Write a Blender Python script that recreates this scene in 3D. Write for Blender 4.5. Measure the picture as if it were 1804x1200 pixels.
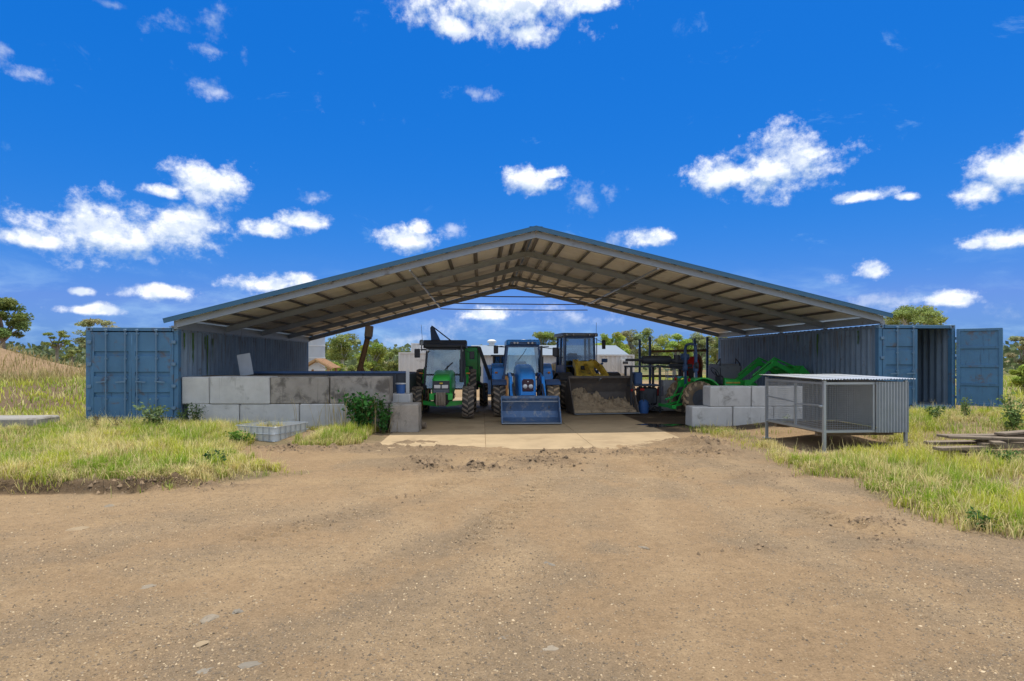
import bpy, bmesh, math, random
import numpy as np
from mathutils import Vector, Matrix
random.seed(7); np.random.seed(7)
S = bpy.context.scene
for o in list(bpy.data.objects): bpy.data.objects.remove(o)
COL = S.collection
R = math.radians
# ---------------------------------------------------------------- camera
F, CX, HY, EYE, YAW = 1040.0, 902.0, 632.0, 2.05, math.atan(0.0519)
cam = bpy.data.cameras.new('camera'); camo = bpy.data.objects.new('camera', cam); COL.objects.link(camo)
camo.location = (0, 0, EYE); camo.rotation_euler = (R(90), 0, -YAW)
cam.sensor_fit = 'HORIZONTAL'; cam.sensor_width = 36; cam.lens = 36*F/1804; cam.shift_y = (HY-600)/1804
cam.clip_start = .05; cam.clip_end = 6000
S.camera = camo
CS, SN = math.cos(YAW), math.sin(YAW)
def raydir(px, py):
    a, b = (px-CX)/F, -(py-HY)/F
    return (a*CS+SN, CS-a*SN, b)
def at(px, py, d):                       # point at depth d
    r = raydir(px, py); return Vector((r[0]*d, r[1]*d, EYE+r[2]*d))
def G(px, py, z=0.0):                    # point where the pixel's ray meets height z
    return at(px, py, (EYE-z)*F/(py-HY))
def plan(px, v):                         # point in plan seen at column px, at shed distance v
    r = raydir(px, HY); k = v/r[1]; return r[0]*k, v
# ---------------------------------------------------------------- light
SUN = Vector((.08, .15, 1)).normalized()
SEL = math.asin(SUN.z); SAZ = math.atan2(SUN.x, SUN.y)
sl = bpy.data.lights.new('sun', 'SUN'); slo = bpy.data.objects.new('sun', sl); COL.objects.link(slo)
sl.energy = 3.25; sl.angle = R(.5); sl.color = (1, .955, .87)
slo.rotation_euler = SUN.to_track_quat('Z', 'Y').to_euler(); slo.location = (0, 0, 60)
S.view_settings.view_transform = 'Standard'; S.view_settings.look = 'None'
S.view_settings.gamma = 1; S.view_settings.use_curve_mapping = False
S.view_settings.exposure = 0.25
W = bpy.data.worlds.new('World'); S.world = W; W.use_nodes = True
S.cycles.max_bounces = 12; S.cycles.diffuse_bounces = 8; S.cycles.transparent_max_bounces = 16
W.cycles.sampling_method = 'MANUAL'; W.cycles.sample_map_resolution = 512

class NT:                                # small node-graph helper
    def __init__(s, tree): s.t = tree; s.n = tree.nodes; s.l = tree.links
    def put(s, sock, v):
        if hasattr(v, 'is_output'): s.l.new(v, sock)
        elif v is not None:
            if isinstance(v, (tuple, list)) and len(v) == 3 and sock.type == 'RGBA': v = (*v, 1)
            sock.default_value = v
    def new(s, typ, ins=(), **kw):
        n = s.n.new(typ)
        for k, v in kw.items(): setattr(n, k, v)
        for k, v in (ins.items() if isinstance(ins, dict) else enumerate(ins)): s.put(n.inputs[k], v)
        return n
    def m(s, op, a, b=None, c=None, clamp=False):
        n = s.n.new('ShaderNodeMath'); n.operation = op; n.use_clamp = clamp
        for i, v in enumerate((a, b, c)):
            if v is not None: s.put(n.inputs[i], v)
        return n.outputs[0]
    def vm(s, op, a, b=None):
        n = s.n.new('ShaderNodeVectorMath'); n.operation = op
        s.put(n.inputs[0], a)
        if b is not None: s.put(n.inputs[1], b)
        return n.outputs['Value'] if op in ('LENGTH', 'DOT_PRODUCT') else n.outputs[0]
    def mix(s, f, a, b, bt='MIX'):
        n = s.n.new('ShaderNodeMix'); n.data_type = 'RGBA'; n.blend_type = bt; n.clamp_factor = True
        s.put(n.inputs[0], f); s.put(n.inputs[6], a); s.put(n.inputs[7], b); return n.outputs[2]
    def ss(s, x, a, b, lo=0., hi=1.):
        n = s.n.new('ShaderNodeMapRange'); n.interpolation_type = 'SMOOTHSTEP'; n.clamp = True
        for i, v in enumerate((x, a, b, lo, hi)): s.put(n.inputs[i], v)
        return n.outputs[0]
    def noise(s, vec, scale, detail=4, rough=.55, dist=0):
        n = s.n.new('ShaderNodeTexNoise'); s.put(n.inputs['Vector'], vec)
        n.inputs['Scale'].default_value = scale; n.inputs['Detail'].default_value = detail
        n.inputs['Roughness'].default_value = rough; n.inputs['Distortion'].default_value = dist
        return n.outputs['Fac']
    def comb(s, x, y, z=0.):
        n = s.n.new('ShaderNodeCombineXYZ'); s.put(n.inputs[0], x); s.put(n.inputs[1], y); s.put(n.inputs[2], z); return n.outputs[0]

# ---------------------------------------------------------------- sky: nishita with fair-weather cumulus placed by direction
def azel(px, py):
    r = raydir(px, py); return math.atan2(r[0], r[1]), math.atan2(r[2], math.hypot(r[0], r[1]))
def build_world():
    N = NT(W.node_tree); N.n.clear()
    sky = N.new('ShaderNodeTexSky', sky_type='NISHITA'); sky.sun_disc = False
    sky.sun_elevation = SEL; sky.sun_rotation = SAZ; sky.altitude = 60; sky.air_density = 1.0
    sky.dust_density = .6; sky.ozone_density = 3.0
    hs = N.new('ShaderNodeHueSaturation', {'Saturation': SKY_SAT, 'Value': 1.0, 'Hue': .5, 'Color': sky.outputs[0]})
    sc = N.new('ShaderNodeSeparateColor', [hs.outputs[0]]); ku = SKY_STR*2**.25; ch = []
    for i, (k, g) in enumerate(((.50, 1.55), (.375, .56), (.83, .39))):       # film-like channel curves: the deep saturated blue of the picture
        ch.append(N.m('MULTIPLY', N.m('POWER', N.m('MULTIPLY', N.m('MAXIMUM', sc.outputs[i], 1e-4), ku), g), k/ku))
    ch[0] = N.m('MINIMUM', ch[0], N.m('MULTIPLY', ch[1], .47))
    skc = N.new('ShaderNodeCombineColor', ch).outputs[0]
    tc = N.new('ShaderNodeTexCoord').outputs['Generated']
    sp = N.new('ShaderNodeSeparateXYZ', [tc])
    x, y, z = sp.outputs
    az = N.m('ARCTAN2', x, y); el = N.m('ARCSINE', z)
    q = N.comb(az, el)
    # domain warp gives the cumulus their ragged rims
    w1 = N.noise(N.vm('MULTIPLY', q, (1, 1.25, 1)), 15, 7, .6)
    w2 = N.noise(N.vm('ADD', N.vm('MULTIPLY', q, (1, 1.25, 1)), (0, .018, 0)), 15, 7, .6)   # same field a little higher up
    fine = N.noise(q, 52, 6, .68)
    def blobs(items, q=q):
        field = None
        for (px, py, rx, ry, amp) in items:
            a0, e0 = azel(px, py); a1, _ = azel(px+rx, py); _, e1 = azel(px, py-ry)
            k1, k2 = 1/(abs(a1-a0)*amp), 1/(abs(e1-e0)*amp)
            dv = N.new('ShaderNodeVectorMath', [q, (k1, k2, 0), (-a0*k1, -e0*k2, 0)], operation='MULTIPLY_ADD').outputs[0]
            f = N.vm('LENGTH', dv); field = f if field is None else N.m('MINIMUM', field, f)
        return N.m('SUBTRACT', 1., field)
    nz = N.m('ADD', N.m('MULTIPLY', N.m('SUBTRACT', w1, .5), 2.3), N.m('MULTIPLY', N.m('SUBTRACT', fine, .5), 1.35))
    cum = [c for c in CLOUDS if c[4] >= .9]; b0 = blobs(cum); b1 = blobs(cum, N.vm('ADD', q, (0, .016, 0)))
    gr = N.m('MAXIMUM', N.m('MINIMUM', N.m('SUBTRACT', b0, b1), .4), -.4)
    dens = N.m('ADD', N.m('ADD', b0, nz), N.m('MULTIPLY', gr, .4))
    cov = N.m('MULTIPLY', N.ss(dens, -.02, .85), .95)
    dw = N.m('ADD', N.m('MULTIPLY', blobs([(c[0], c[1], c[2]*1.6, c[3]*1.6, 1.) for c in CLOUDS if c[4] < .9]), .9), N.m('MULTIPLY', nz, 1.5))
    covw = N.m('MULTIPLY', N.ss(dw, .1, 1.5), .5)
    # extra unseen cloud added outside the view, denser than inside, to fill the shade
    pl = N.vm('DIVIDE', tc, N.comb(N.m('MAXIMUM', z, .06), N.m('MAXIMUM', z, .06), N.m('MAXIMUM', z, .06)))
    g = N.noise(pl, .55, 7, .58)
    fill_cov = N.m('MULTIPLY', N.ss(g, .30, .46), N.m('MAXIMUM', N.ss(N.m('ABSOLUTE', az), .8, 1.05), N.ss(el, .6, .8)))
    fill_cov = N.m('MULTIPLY', fill_cov, N.ss(z, .02, .1))
    cov = N.m('MAXIMUM', cov, N.m('MAXIMUM', fill_cov, covw))
    # thin low cloud and haze near the horizon
    lowq = N.vm('MULTIPLY', q, (1, 3.0, 1))
    low = N.noise(lowq, 6.5, 7, .62, .3)
    lowm = N.m('MULTIPLY', N.ss(low, .47, .72), N.m('MULTIPLY', N.ss(el, .17, .05), .62))
    wis = N.noise(N.vm('MULTIPLY', q, (1, 1.8, 1)), 9.0, 8, .68, .6)
    wism = N.m('MULTIPLY', N.ss(wis, .60, .78), .30)
    veil = N.m('MAXIMUM', lowm, wism)
    lit = N.ss(N.m('SUBTRACT', w1, w2), -.09, .10)
    core = N.ss(dens, .15, 1.0)
    shade = N.m('ADD', N.m('MULTIPLY', lit, .55), N.m('MULTIPLY', N.ss(gr, -.30, .40), .55))
    ccol = N.mix(shade, CLOUD_DARK, CLOUD_LIGHT)
    col = N.mix(veil, skc, CLOUD_VEIL)
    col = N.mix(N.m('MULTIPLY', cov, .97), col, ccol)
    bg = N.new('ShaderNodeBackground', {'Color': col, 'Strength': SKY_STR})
    out = N.new('ShaderNodeOutputWorld'); N.l.new(bg.outputs[0], out.inputs[0])
SKY_STR, SKY_SAT = .12, 1.35
CLOUD_LIGHT, CLOUD_DARK, CLOUD_VEIL = (8.3, 8.45, 8.7), (2.9, 4.0, 5.7), (3.2, 5.0, 7.0)
# px, py, half-width, half-height in the photograph, strength
CLOUDS = [(890, 10, 170, 60, 1.25), (800, 45, 60, 40, .9), (930, 60, 90, 35, .9), (1040, 10, 70, 25, .9), (730, 5, 50, 18, .8),
 (370, 325, 70, 38, 1.25), (290, 338, 55, 20, .9),
 (70, 425, 80, 26, 1.1), (190, 420, 130, 48, 1.25), (310, 405, 100, 50, 1.2),
 (470, 405, 55, 22, 1.05), (540, 390, 55, 18, 1.1),
 (715, 425, 52, 24, 1.2), (740, 402, 25, 16, 1.0), (795, 405, 22, 14, .65),
 (480, 502, 75, 18, 1.2), (520, 490, 35, 12, 1.0), (280, 515, 60, 17, 1.15), (140, 514, 26, 9, 1.05), (170, 545, 75, 14, .95),
 (940, 322, 48, 28, 1.15), (970, 305, 30, 14, 1.0), (1030, 345, 20, 22, .8), (1070, 332, 22, 12, .8),
 (1290, 312, 75, 38, 1.1), (1375, 300, 95, 52, 1.3), (1430, 270, 40, 18, 1.0),
 (1520, 345, 60, 14, 1.05), (1595, 346, 28, 9, .9),
 (1790, 300, 90, 40, 1.25), (1720, 340, 60, 30, 1.1), (1840, 270, 60, 40, 1.2), (1780, 425, 80, 22, 1.1), (1720, 430, 30, 12, .9),
 (1145, 422, 38, 18, 1.2), (1078, 428, 26, 12, .85), (1540, 478, 34, 20, 1.1), (1465, 488, 18, 8, .8), (1680, 528, 50, 15, 1.0), (1560, 535, 60, 14, .85), (1790, 550, 40, 14, .8),
 (385, 45, 24, 22, .85), (305, 38, 26, 12, .75), (260, 48, 18, 14, .7), (55, 132, 30, 10, .8), (200, 9, 26, 6, .8), (380, 160, 30, 12, .65), (362, 88, 22, 9, .6), (430, 95, 12, 18, .55), (830, 162, 30, 10, .65), (0, 95, 18, 20, .7), (560, 175, 10, 14, .5), (555, 350, 25, 9, .75),
 (860, 555, 60, 16, .95), (930, 545, 40, 12, .8), (800, 575, 70, 14, .8), (1000, 565, 70, 12, .7), (720, 598, 60, 10, .7)]
build_world()

# ---------------------------------------------------------------- mesh helpers
class MB:
    def __init__(s): s.v = []; s.f = []
    def add(s, vs, fs):
        o = len(s.v); s.v += [tuple(v) for v in vs]; s.f += [tuple(i+o for i in f) for f in fs]; return s
    def box(s, x0, x1, y0, y1, z0, z1):
        return s.bx(((x0+x1)/2, (y0+y1)/2, (z0+z1)/2), (abs(x1-x0), abs(y1-y0), abs(z1-z0)))
    def bx(s, c, size, rot=None, bev=0):
        h = [d/2 for d in size]; vs = []; fs = []
        if bev <= 0:
            vs = [(a*h[0], b*h[1], e*h[2]) for a in (-1, 1) for b in (-1, 1) for e in (-1, 1)]
            fs = [(0, 1, 3, 2), (4, 6, 7, 5), (0, 4, 5, 1), (2, 3, 7, 6), (0, 2, 6, 4), (1, 5, 7, 3)]
        else:
            idx = {}
            for a in (-1, 1):
                for b in (-1, 1):
                    for e in (-1, 1):
                        for ax in range(3):
                            sg = (a, b, e); p = [sg[k]*(h[k]-(0 if k == ax else min(bev, h[k]*.95))) for k in range(3)]
                            idx[(a, b, e, ax)] = len(vs); vs.append(tuple(p))
            for ax in range(3):
                o1, o2 = [k for k in range(3) if k != ax]
                for sg in (-1, 1):
                    q = []
                    for (u, w) in ((-1, -1), (1, -1), (1, 1), (-1, 1)):
                        k = [0, 0, 0]; k[ax] = sg; k[o1] = u; k[o2] = w; q.append(idx[(*k, ax)])
                    fs.append(tuple(q))
                for u in (-1, 1):
                    for w in (-1, 1):
                        k0 = [0, 0, 0]; k0[o1] = u; k0[o2] = w; k1 = list(k0); k0[ax] = -1; k1[ax] = 1
                        fs.append((idx[(*k0, o1)], idx[(*k1, o1)], idx[(*k1, o2)], idx[(*k0, o2)]))
            for a in (-1, 1):
                for b in (-1, 1):
                    for e in (-1, 1): fs.append(tuple(idx[(a, b, e, k)] for k in range(3)))
        M = Matrix.Translation(c)
        if rot is not None:
            from mathutils import Euler
            M = M @ Euler(rot).to_matrix().to_4x4()
        return s.add([M @ Vector(v) for v in vs], fs)
    def beam(s, p, q, w, h, up=(0, 0, 1)):            # rectangular bar from p to q
        p, q = Vector(p), Vector(q); d = (q-p).normalized(); a = d.cross(Vector(up))
        if a.length < 1e-4: a = d.cross(Vector((1, 0, 0)))
        a.normalize(); b = a.cross(d).normalized(); a *= w/2; b *= h/2
        return s.add([p-a-b, p+a-b, p+a+b, p-a+b, q-a-b, q+a-b, q+a+b, q-a+b],
                     [(0, 1, 2, 3), (7, 6, 5, 4), (0, 4, 5, 1), (1, 5, 6, 2), (2, 6, 7, 3), (3, 7, 4, 0)])
    def cyl(s, p, q, r, r2=None, n=14):
        return s.tube([p, q], [r, r if r2 is None else r2], n)
    def tube(s, pts, r, n=8, cap=True):
        pts = [Vector(p) for p in pts]; k = len(pts)
        rs = r if isinstance(r, (list, tuple)) else [r]*k
        vs = []; fs = []; prev = None
        for i, p in enumerate(pts):
            d = (pts[min(i+1, k-1)]-pts[max(i-1, 0)]).normalized()
            a = d.orthogonal().normalized() if prev is None else (prev-d*prev.dot(d))
            if a.length < 1e-5: a = d.orthogonal()
            a.normalize(); prev = a; b = d.cross(a)
            for j in range(n):
                t = 2*math.pi*j/n; vs.append(p+(a*math.cos(t)+b*math.sin(t))*rs[i])
        for i in range(k-1):
            for j in range(n):
                j2 = (j+1) % n; fs.append((i*n+j, i*n+j2, (i+1)*n+j2, (i+1)*n+j))
        if cap: fs += [tuple(range(n))[::-1], tuple((k-1)*n+j for j in range(n))]
        return s.add(vs, fs)
    def prism(s, poly, ax, a, b):                     # polygon in the other two axes, extruded along ax
        def P(u, w, t): return (t, u, w) if ax == 0 else (u, t, w) if ax == 1 else (u, w, t)
        n = len(poly); vs = [P(u, w, a) for u, w in poly]+[P(u, w, b) for u, w in poly]
        fs = [tuple(range(n)), tuple(range(2*n-1, n-1, -1))]+[(i, (i+1) % n, n+(i+1) % n, n+i) for i in range(n)]
        return s.add(vs, fs)
    def lathe(s, prof, c=(0, 0, 0), ax=2, n=24, cap=False):        # prof: (radius, along)
        vs = []; fs = []; k = len(prof)
        for (r, a) in prof:
            for j in range(n):
                t = 2*math.pi*j/n; u, w = r*math.cos(t), r*math.sin(t)
                p = (a, u, w) if ax == 0 else (w, a, u) if ax == 1 else (u, w, a)
                vs.append((p[0]+c[0], p[1]+c[1], p[2]+c[2]))
        for i in range(k-1):
            for j in range(n):
                j2 = (j+1) % n; fs.append((i*n+j, i*n+j2, (i+1)*n+j2, (i+1)*n+j))
        if cap: fs += [tuple(range(n))[::-1], tuple((k-1)*n+j for j in range(n))]
        return s.add(vs, fs)
    def loft(s, rings, cap=True):
        n = len(rings[0]); vs = [p for r in rings for p in r]; fs = []
        for i in range(len(rings)-1):
            for j in range(n):
                j2 = (j+1) % n; fs.append((i*n+j, i*n+j2, (i+1)*n+j2, (i+1)*n+j))
        if cap: fs += [tuple(range(n))[::-1], tuple((len(rings)-1)*n+j for j in range(n))]
        return s.add(vs, fs)
    def strip(s, line, ax, a, b, th=0):               # open profile line (two axes) swept along ax, optional thickness by offset in the 2nd coord
        def P(u, w, t): return (t, u, w) if ax == 0 else (u, t, w) if ax == 1 else (u, w, t)
        n = len(line); vs = [P(u, w, a) for u, w in line]+[P(u, w, b) for u, w in line]
        return s.add(vs, [(i, i+1, n+i+1, n+i) for i in range(n-1)])
    def mesh(s, name, smooth=38, fix=True):
        me = bpy.data.meshes.new(name); me.from_pydata(s.v, [], s.f)
        if fix:
            bm = bmesh.new(); bm.from_mesh(me); bmesh.ops.recalc_face_normals(bm, faces=bm.faces); bm.to_mesh(me); bm.free()
        if smooth:
            me.polygons.foreach_set('use_smooth', [True]*len(me.polygons)); me.set_sharp_from_angle(angle=R(smooth))
        me.update(); return me
    def build(s, name, mat, parent=None, loc=None, rot=None, smooth=38, fix=True):
        me = s.mesh(name, smooth, fix); me.materials.append(mat)
        return link(name, me, parent, loc, rot)
def link(name, me, parent=None, loc=None, rot=None):
    o = bpy.data.objects.new(name, me); COL.objects.link(o)
    if parent is not None: o.parent = parent
    if loc is not None: o.location = loc
    if rot is not None: o.rotation_euler = rot
    return o
def tag(o, label=None, cat=None, group=None, kind=None):
    if label: o['label'] = label
    if cat: o['category'] = cat
    if group: o['group'] = group
    if kind: o['kind'] = kind
    return o
def thing(name, label, cat, loc=(0, 0, 0), rz=0, group=None):
    o = bpy.data.objects.new(name, None); COL.objects.link(o); o.empty_display_size = .3
    o.location = loc; o.rotation_euler = (0, 0, rz); return tag(o, label, cat, group)
def numpy_mesh(name, verts, faces_flat, counts, mat, cols=None, smooth=False):
    me = bpy.data.meshes.new(name); nv = len(verts); nf = len(counts)
    me.vertices.add(nv); me.vertices.foreach_set('co', np.asarray(verts, np.float32).ravel())
    me.loops.add(len(faces_flat)); me.loops.foreach_set('vertex_index', np.asarray(faces_flat, np.int32))
    me.polygons.add(nf); st = np.concatenate([[0], np.cumsum(counts)[:-1]]).astype(np.int32)
    me.polygons.foreach_set('loop_start', st); me.polygons.foreach_set('loop_total', np.asarray(counts, np.int32))
    if smooth: me.polygons.foreach_set('use_smooth', [True]*nf)
    if cols is not None:
        at_ = me.color_attributes.new('Col', 'FLOAT_COLOR', 'POINT')
        c4 = np.ones((nv, 4), np.float32); c4[:, :3] = cols; at_.data.foreach_set('color', c4.ravel())
    me.update(calc_edges=True); me.validate(); me.materials.append(mat); return me

# ---------------------------------------------------------------- numpy value noise
def vnoise(x, y, seed=0):
    xi = np.floor(x).astype(np.int64); yi = np.floor(y).astype(np.int64); fx = x-xi; fy = y-yi
    fx = fx*fx*(3-2*fx); fy = fy*fy*(3-2*fy)
    def h(a, b):
        n = (a*374761393+b*668265263+seed*974711) & 0xffffffff
        n = ((n ^ (n >> 13))*1274126177) & 0xffffffff
        return ((n ^ (n >> 16)) & 0xffff)/65535.0
    return (h(xi, yi)*(1-fx)+h(xi+1, yi)*fx)*(1-fy)+(h(xi, yi+1)*(1-fx)+h(xi+1, yi+1)*fx)*fy
def fbm(x, y, sc, oct=4, seed=0, gain=.5):
    t = 0; a = 1; n = 0
    for i in range(oct): t = t+a*vnoise(x*sc, y*sc, seed+i*17); n += a; a *= gain; sc *= 2.03
    return t/n
def sstep(x, a, b):
    t = np.clip((x-a)/(b-a), 0, 1); return t*t*(3-2*t)

# ---------------------------------------------------------------- materials
MATS = {}
def pm(name, col, rough=.6, metal=0., var=.18, vs=4., stain=None, sa=.5, ss=3., streak=None, ka=.5, bump=0., bs=30., spec=.4, attr=False, top=None, coat=0.):
    """procedural paint/metal/concrete: base colour, mottling, stains (noise), streaks (noise drawn out along z) and fine relief"""
    m = bpy.data.materials.new(name); m.use_nodes = True; N = NT(m.node_tree); b = N.n['Principled BSDF']
    tc = N.new('ShaderNodeTexCoord').outputs['Object']
    rnd = N.new('ShaderNodeObjectInfo').outputs['Random']
    off = N.vm('ADD', tc, N.comb(N.m('MULTIPLY', rnd, 17.), N.m('MULTIPLY', rnd, 9.), N.m('MULTIPLY', rnd, 5.)))
    n1 = N.noise(off, vs, 5, .6)
    c = col
    if attr: c = N.new('ShaderNodeVertexColor', layer_name='Col').outputs[0]
    fac = N.m('ADD', N.m('MULTIPLY', N.m('SUBTRACT', n1, .5), var*2.2), 1.)
    fac = N.m('MULTIPLY', fac, N.m('ADD', N.m('MULTIPLY', rnd, var*.5), 1-var*.25))
    c = N.mix(1., c, N.comb(fac, fac, fac), 'MULTIPLY')
    rg = rough
    if stain:
        n2 = N.noise(off, ss, 7, .65, .4); f2 = N.ss(n2, .62-.22*sa, .78-.18*sa)
        c = N.mix(N.m('MULTIPLY', f2, min(1., .5+sa*.5)), c, stain); rg = N.m('ADD', rough, N.m('MULTIPLY', f2, .2*(1-rough)))
    if streak:
        n3 = N.noise(N.vm('MULTIPLY', off, (5., 5., .35)), 2.2, 6, .6, .8); f3 = N.ss(n3, .66-.16*ka, .80-.12*ka)
        if top is not None:
            sp = N.new('ShaderNodeSeparateXYZ', [tc]).outputs[2]; f3 = N.m('MULTIPLY', f3, N.ss(sp, top-2.0, top))
        c = N.mix(N.m('MULTIPLY', f3, .8), c, streak)
    N.put(b.inputs['Base Color'], c); N.put(b.inputs['Roughness'], rg); b.inputs['Metallic'].default_value = metal
    b.inputs['Specular IOR Level'].default_value = spec; b.inputs['Coat Weight'].default_value = coat
    if bump:
        nb = N.noise(off, bs, 6, .65); bn = N.new('ShaderNodeBump', {'Strength': bump, 'Distance': .02, 'Height': nb}); N.l.new(bn.outputs[0], b.inputs['Normal'])
    MATS[name] = m; return m
def glass_mat(name, tint, gl=.25, rough=.03):
    m = bpy.data.materials.new(name); m.use_nodes = True; N = NT(m.node_tree); N.n.clear()
    tr = N.new('ShaderNodeBsdfTransparent', {'Color': (*tint, 1)}); g = N.new('ShaderNodeBsdfGlossy', {'Color': (.9, .95, 1, 1), 'Roughness': rough})
    lw = N.new('ShaderNodeLayerWeight', {'Blend': .25}).outputs['Fresnel']
    mx = N.new('ShaderNodeMixShader', [N.m('ADD', N.m('MULTIPLY', lw, .5), gl, clamp=True), tr.outputs[0], g.outputs[0]])
    N.l.new(mx.outputs[0], N.new('ShaderNodeOutputMaterial').inputs[0]); return m
def leaf_mat(name, trans=.35, rough=.55):
    m = bpy.data.materials.new(name); m.use_nodes = True; N = NT(m.node_tree); b = N.n['Principled BSDF']
    c = N.new('ShaderNodeVertexColor', layer_name='Col').outputs[0]
    N.put(b.inputs['Base Color'], c); b.inputs['Roughness'].default_value = rough; b.inputs['Specular IOR Level'].default_value = .25
    t = N.new('ShaderNodeBsdfTranslucent', {'Color': c}); mx = N.new('ShaderNodeMixShader', [trans, b.outputs[0], t.outputs[0]])
    N.l.new(mx.outputs[0], N.n['Material Output'].inputs[0]); return m
M_blue = pm('container_blue', (.068, .18, .325), .5, 0, .28, 2., stain=(.14, .085, .045), sa=.34, ss=3.0, streak=(.035, .075, .13), ka=.5, bump=.12, bs=14)
M_side = pm('container_side', (.19, .265, .36), .55, 0, .3, 1.6, stain=(.12, .085, .05), sa=.2, ss=3., streak=(.13, .10, .06), ka=1.0, bump=.12, bs=12, top=2.6)
M_inner = pm('container_inside', (.13, .18, .25), .6, 0, .2, 2., stain=(.08, .05, .03), sa=.3)
M_rod = pm('rod_steel', (.13, .23, .35), .45, .1, .15, 6)
M_algae = pm('algae_green', (.07, .16, .03), .8, 0, .3, 5)
M_roofsheet = pm('zinc_sheet', (.88, .85, .78), .45, .1, .18, .8, stain=(.5, .40, .28), sa=.15, ss=1.4)
M_fascia = pm('blue_fascia', (.045, .14, .25), .45, 0, .1, 2)
M_steel = pm('grey_steel', (.30, .34, .38), .5, .2, .2, 3, stain=(.12, .09, .06), sa=.2, ss=3)
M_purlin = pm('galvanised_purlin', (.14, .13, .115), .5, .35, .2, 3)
M_galv = pm('galvanised', (.42, .46, .50), .42, .55, .15, 5)
M_galvroof = pm('galvanised_roof', (.62, .65, .68), .38, .6, .12, 2)
M_conc = pm('concrete_pale', (.56, .555, .54), .85, 0, .22, 3., stain=(.16, .15, .13), sa=.28, ss=2.2, streak=(.2, .2, .19), ka=.35, bump=.35, bs=35)
M_concd = pm('concrete_weathered', (.33, .30, .265), .9, 0, .3, 3.5, stain=(.10, .09, .08), sa=.7, ss=2.4, streak=(.16, .145, .125), ka=.45, bump=.5, bs=30)
M_slab = pm('slab_concrete', (.40, .295, .175), .9, 0, .3, 1.4, stain=(.30, .215, .125), sa=.6, ss=.9, bump=.25, bs=20)
M_dark = pm('dark_metal', (.07, .076, .088), .5, .2, .3, 5, stain=(.06, .045, .03), sa=.3)
M_black = pm('black_plastic', (.045, .05, .06), .5, 0, .2, 5)
M_tyre = pm('tyre_rubber', (.075, .068, .062), .85, 0, .3, 6, stain=(.19, .14, .09), sa=.55, ss=3)
M_tread = pm('worn_tread', (.27, .22, .175), .9, 0, .3, 6, stain=(.40, .30, .2), sa=.6, ss=4)
M_treadd = pm('muddy_tread', (.50, .36, .22), .9, 0, .3, 6, stain=(.22, .15, .09), sa=.4, ss=4)
M_tyred = pm('muddy_tyre', (.2, .155, .11), .9, 0, .3, 6, stain=(.26, .18, .10), sa=.9, ss=3)
M_green = pm('green_paint', (.035, .46, .07), .35, 0, .15, 3, stain=(.10, .10, .05), sa=.12, ss=4, coat=.3)
M_bpaint = pm('blue_paint', (.045, .33, .92), .35, 0, .15, 3, stain=(.10, .10, .09), sa=.12, ss=4, coat=.3)
M_bdark = pm('dark_blue_paint', (.065, .13, .28), .45, 0, .2, 4, stain=(.10, .085, .06), sa=.25)
M_bucketb = pm('worn_blue_steel', (.09, .16, .29), .45, .3, .3, 5, stain=(.36, .35, .33), sa=.55, ss=4, bump=.15, bs=25)
M_yellow = pm('yellow_paint', (.72, .50, .06), .5, 0, .25, 5, stain=(.17, .11, .05), sa=.6, ss=4)
M_bucketd = pm('dirty_steel', (.34, .28, .215), .7, .2, .3, 5, stain=(.22, .16, .10), sa=.6, ss=3, bump=.3, bs=20)
M_bucketi = pm('dark_bucket_steel', (.15, .13, .115), .7, .1, .3, 5, stain=(.26, .20, .14), sa=.5, ss=3, bump=.3, bs=20)
M_rust = pm('rust', (.27, .145, .065), .85, 0, .35, 6, stain=(.05, .03, .02), sa=.5, ss=5, bump=.3, bs=25)
M_red = pm('red_paint', (.50, .02, .015), .4, 0, .15, 5)
M_orange = pm('orange_lens', (.7, .25, .03), .3, 0, .1, 5)
M_lamp = pm('lamp_glass', (.72, .74, .76), .15, .2, .08, 5)
M_white = pm('white_paint', (.66, .67, .67), .6, 0, .1, 2, stain=(.38, .36, .33), sa=.2, ss=2)
M_wtank = pm('milky_plastic', (.62, .65, .66), .5, 0, .1, 3, stain=(.4, .38, .32), sa=.3)
M_shed = pm('pale_cladding', (.50, .54, .58), .55, .1, .1, 2)
M_shedroof = pm('grey_roofing', (.22, .26, .30), .55, .1, .1, 2)
M_wood = pm('weathered_timber', (.23, .18, .13), .85, 0, .3, 6, stain=(.09, .07, .055), sa=.5, ss=6, bump=.4, bs=30)
M_tan = pm('tan_timber', (.48, .31, .16), .75, 0, .2, 5)
M_stone = pm('grey_stone', (.27, .225, .17), 1., 0, .3, 14, bump=.4, bs=40, spec=.05)
M_bag = pm('bulk_bag', (.36, .38, .41), .8, 0, .15, 3, stain=(.2, .19, .18), sa=.3, bump=.3, bs=8)
M_seat = pm('seat_vinyl', (.03, .03, .033), .6, 0, .1, 5)
M_bark = pm('bark', (.26, .22, .18), .9, 0, .3, 4, stain=(.11, .085, .065), sa=.5, ss=3, bump=.5, bs=10)
M_glass = glass_mat('cab_glass', (.68, .82, .90), .12)
M_glassd = glass_mat('dark_glass', (.62, .70, .76), .05)
M_leaf = leaf_mat('foliage'); M_grass = leaf_mat('grass_blades', .3, .6)
M_soil = pm('loose_soil', (.52, .39, .25), .95, 0, .4, 10, stain=(.06, .045, .03), sa=.45, ss=5, bump=.5, bs=40)
M_gravel = pm('gravel_stones', (.3, .25, .2), .9, 0, .2, 20, attr=True)
M_tankblue = pm('blue_plastic', (.05, .14, .38), .45, 0, .15, 4)
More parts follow.
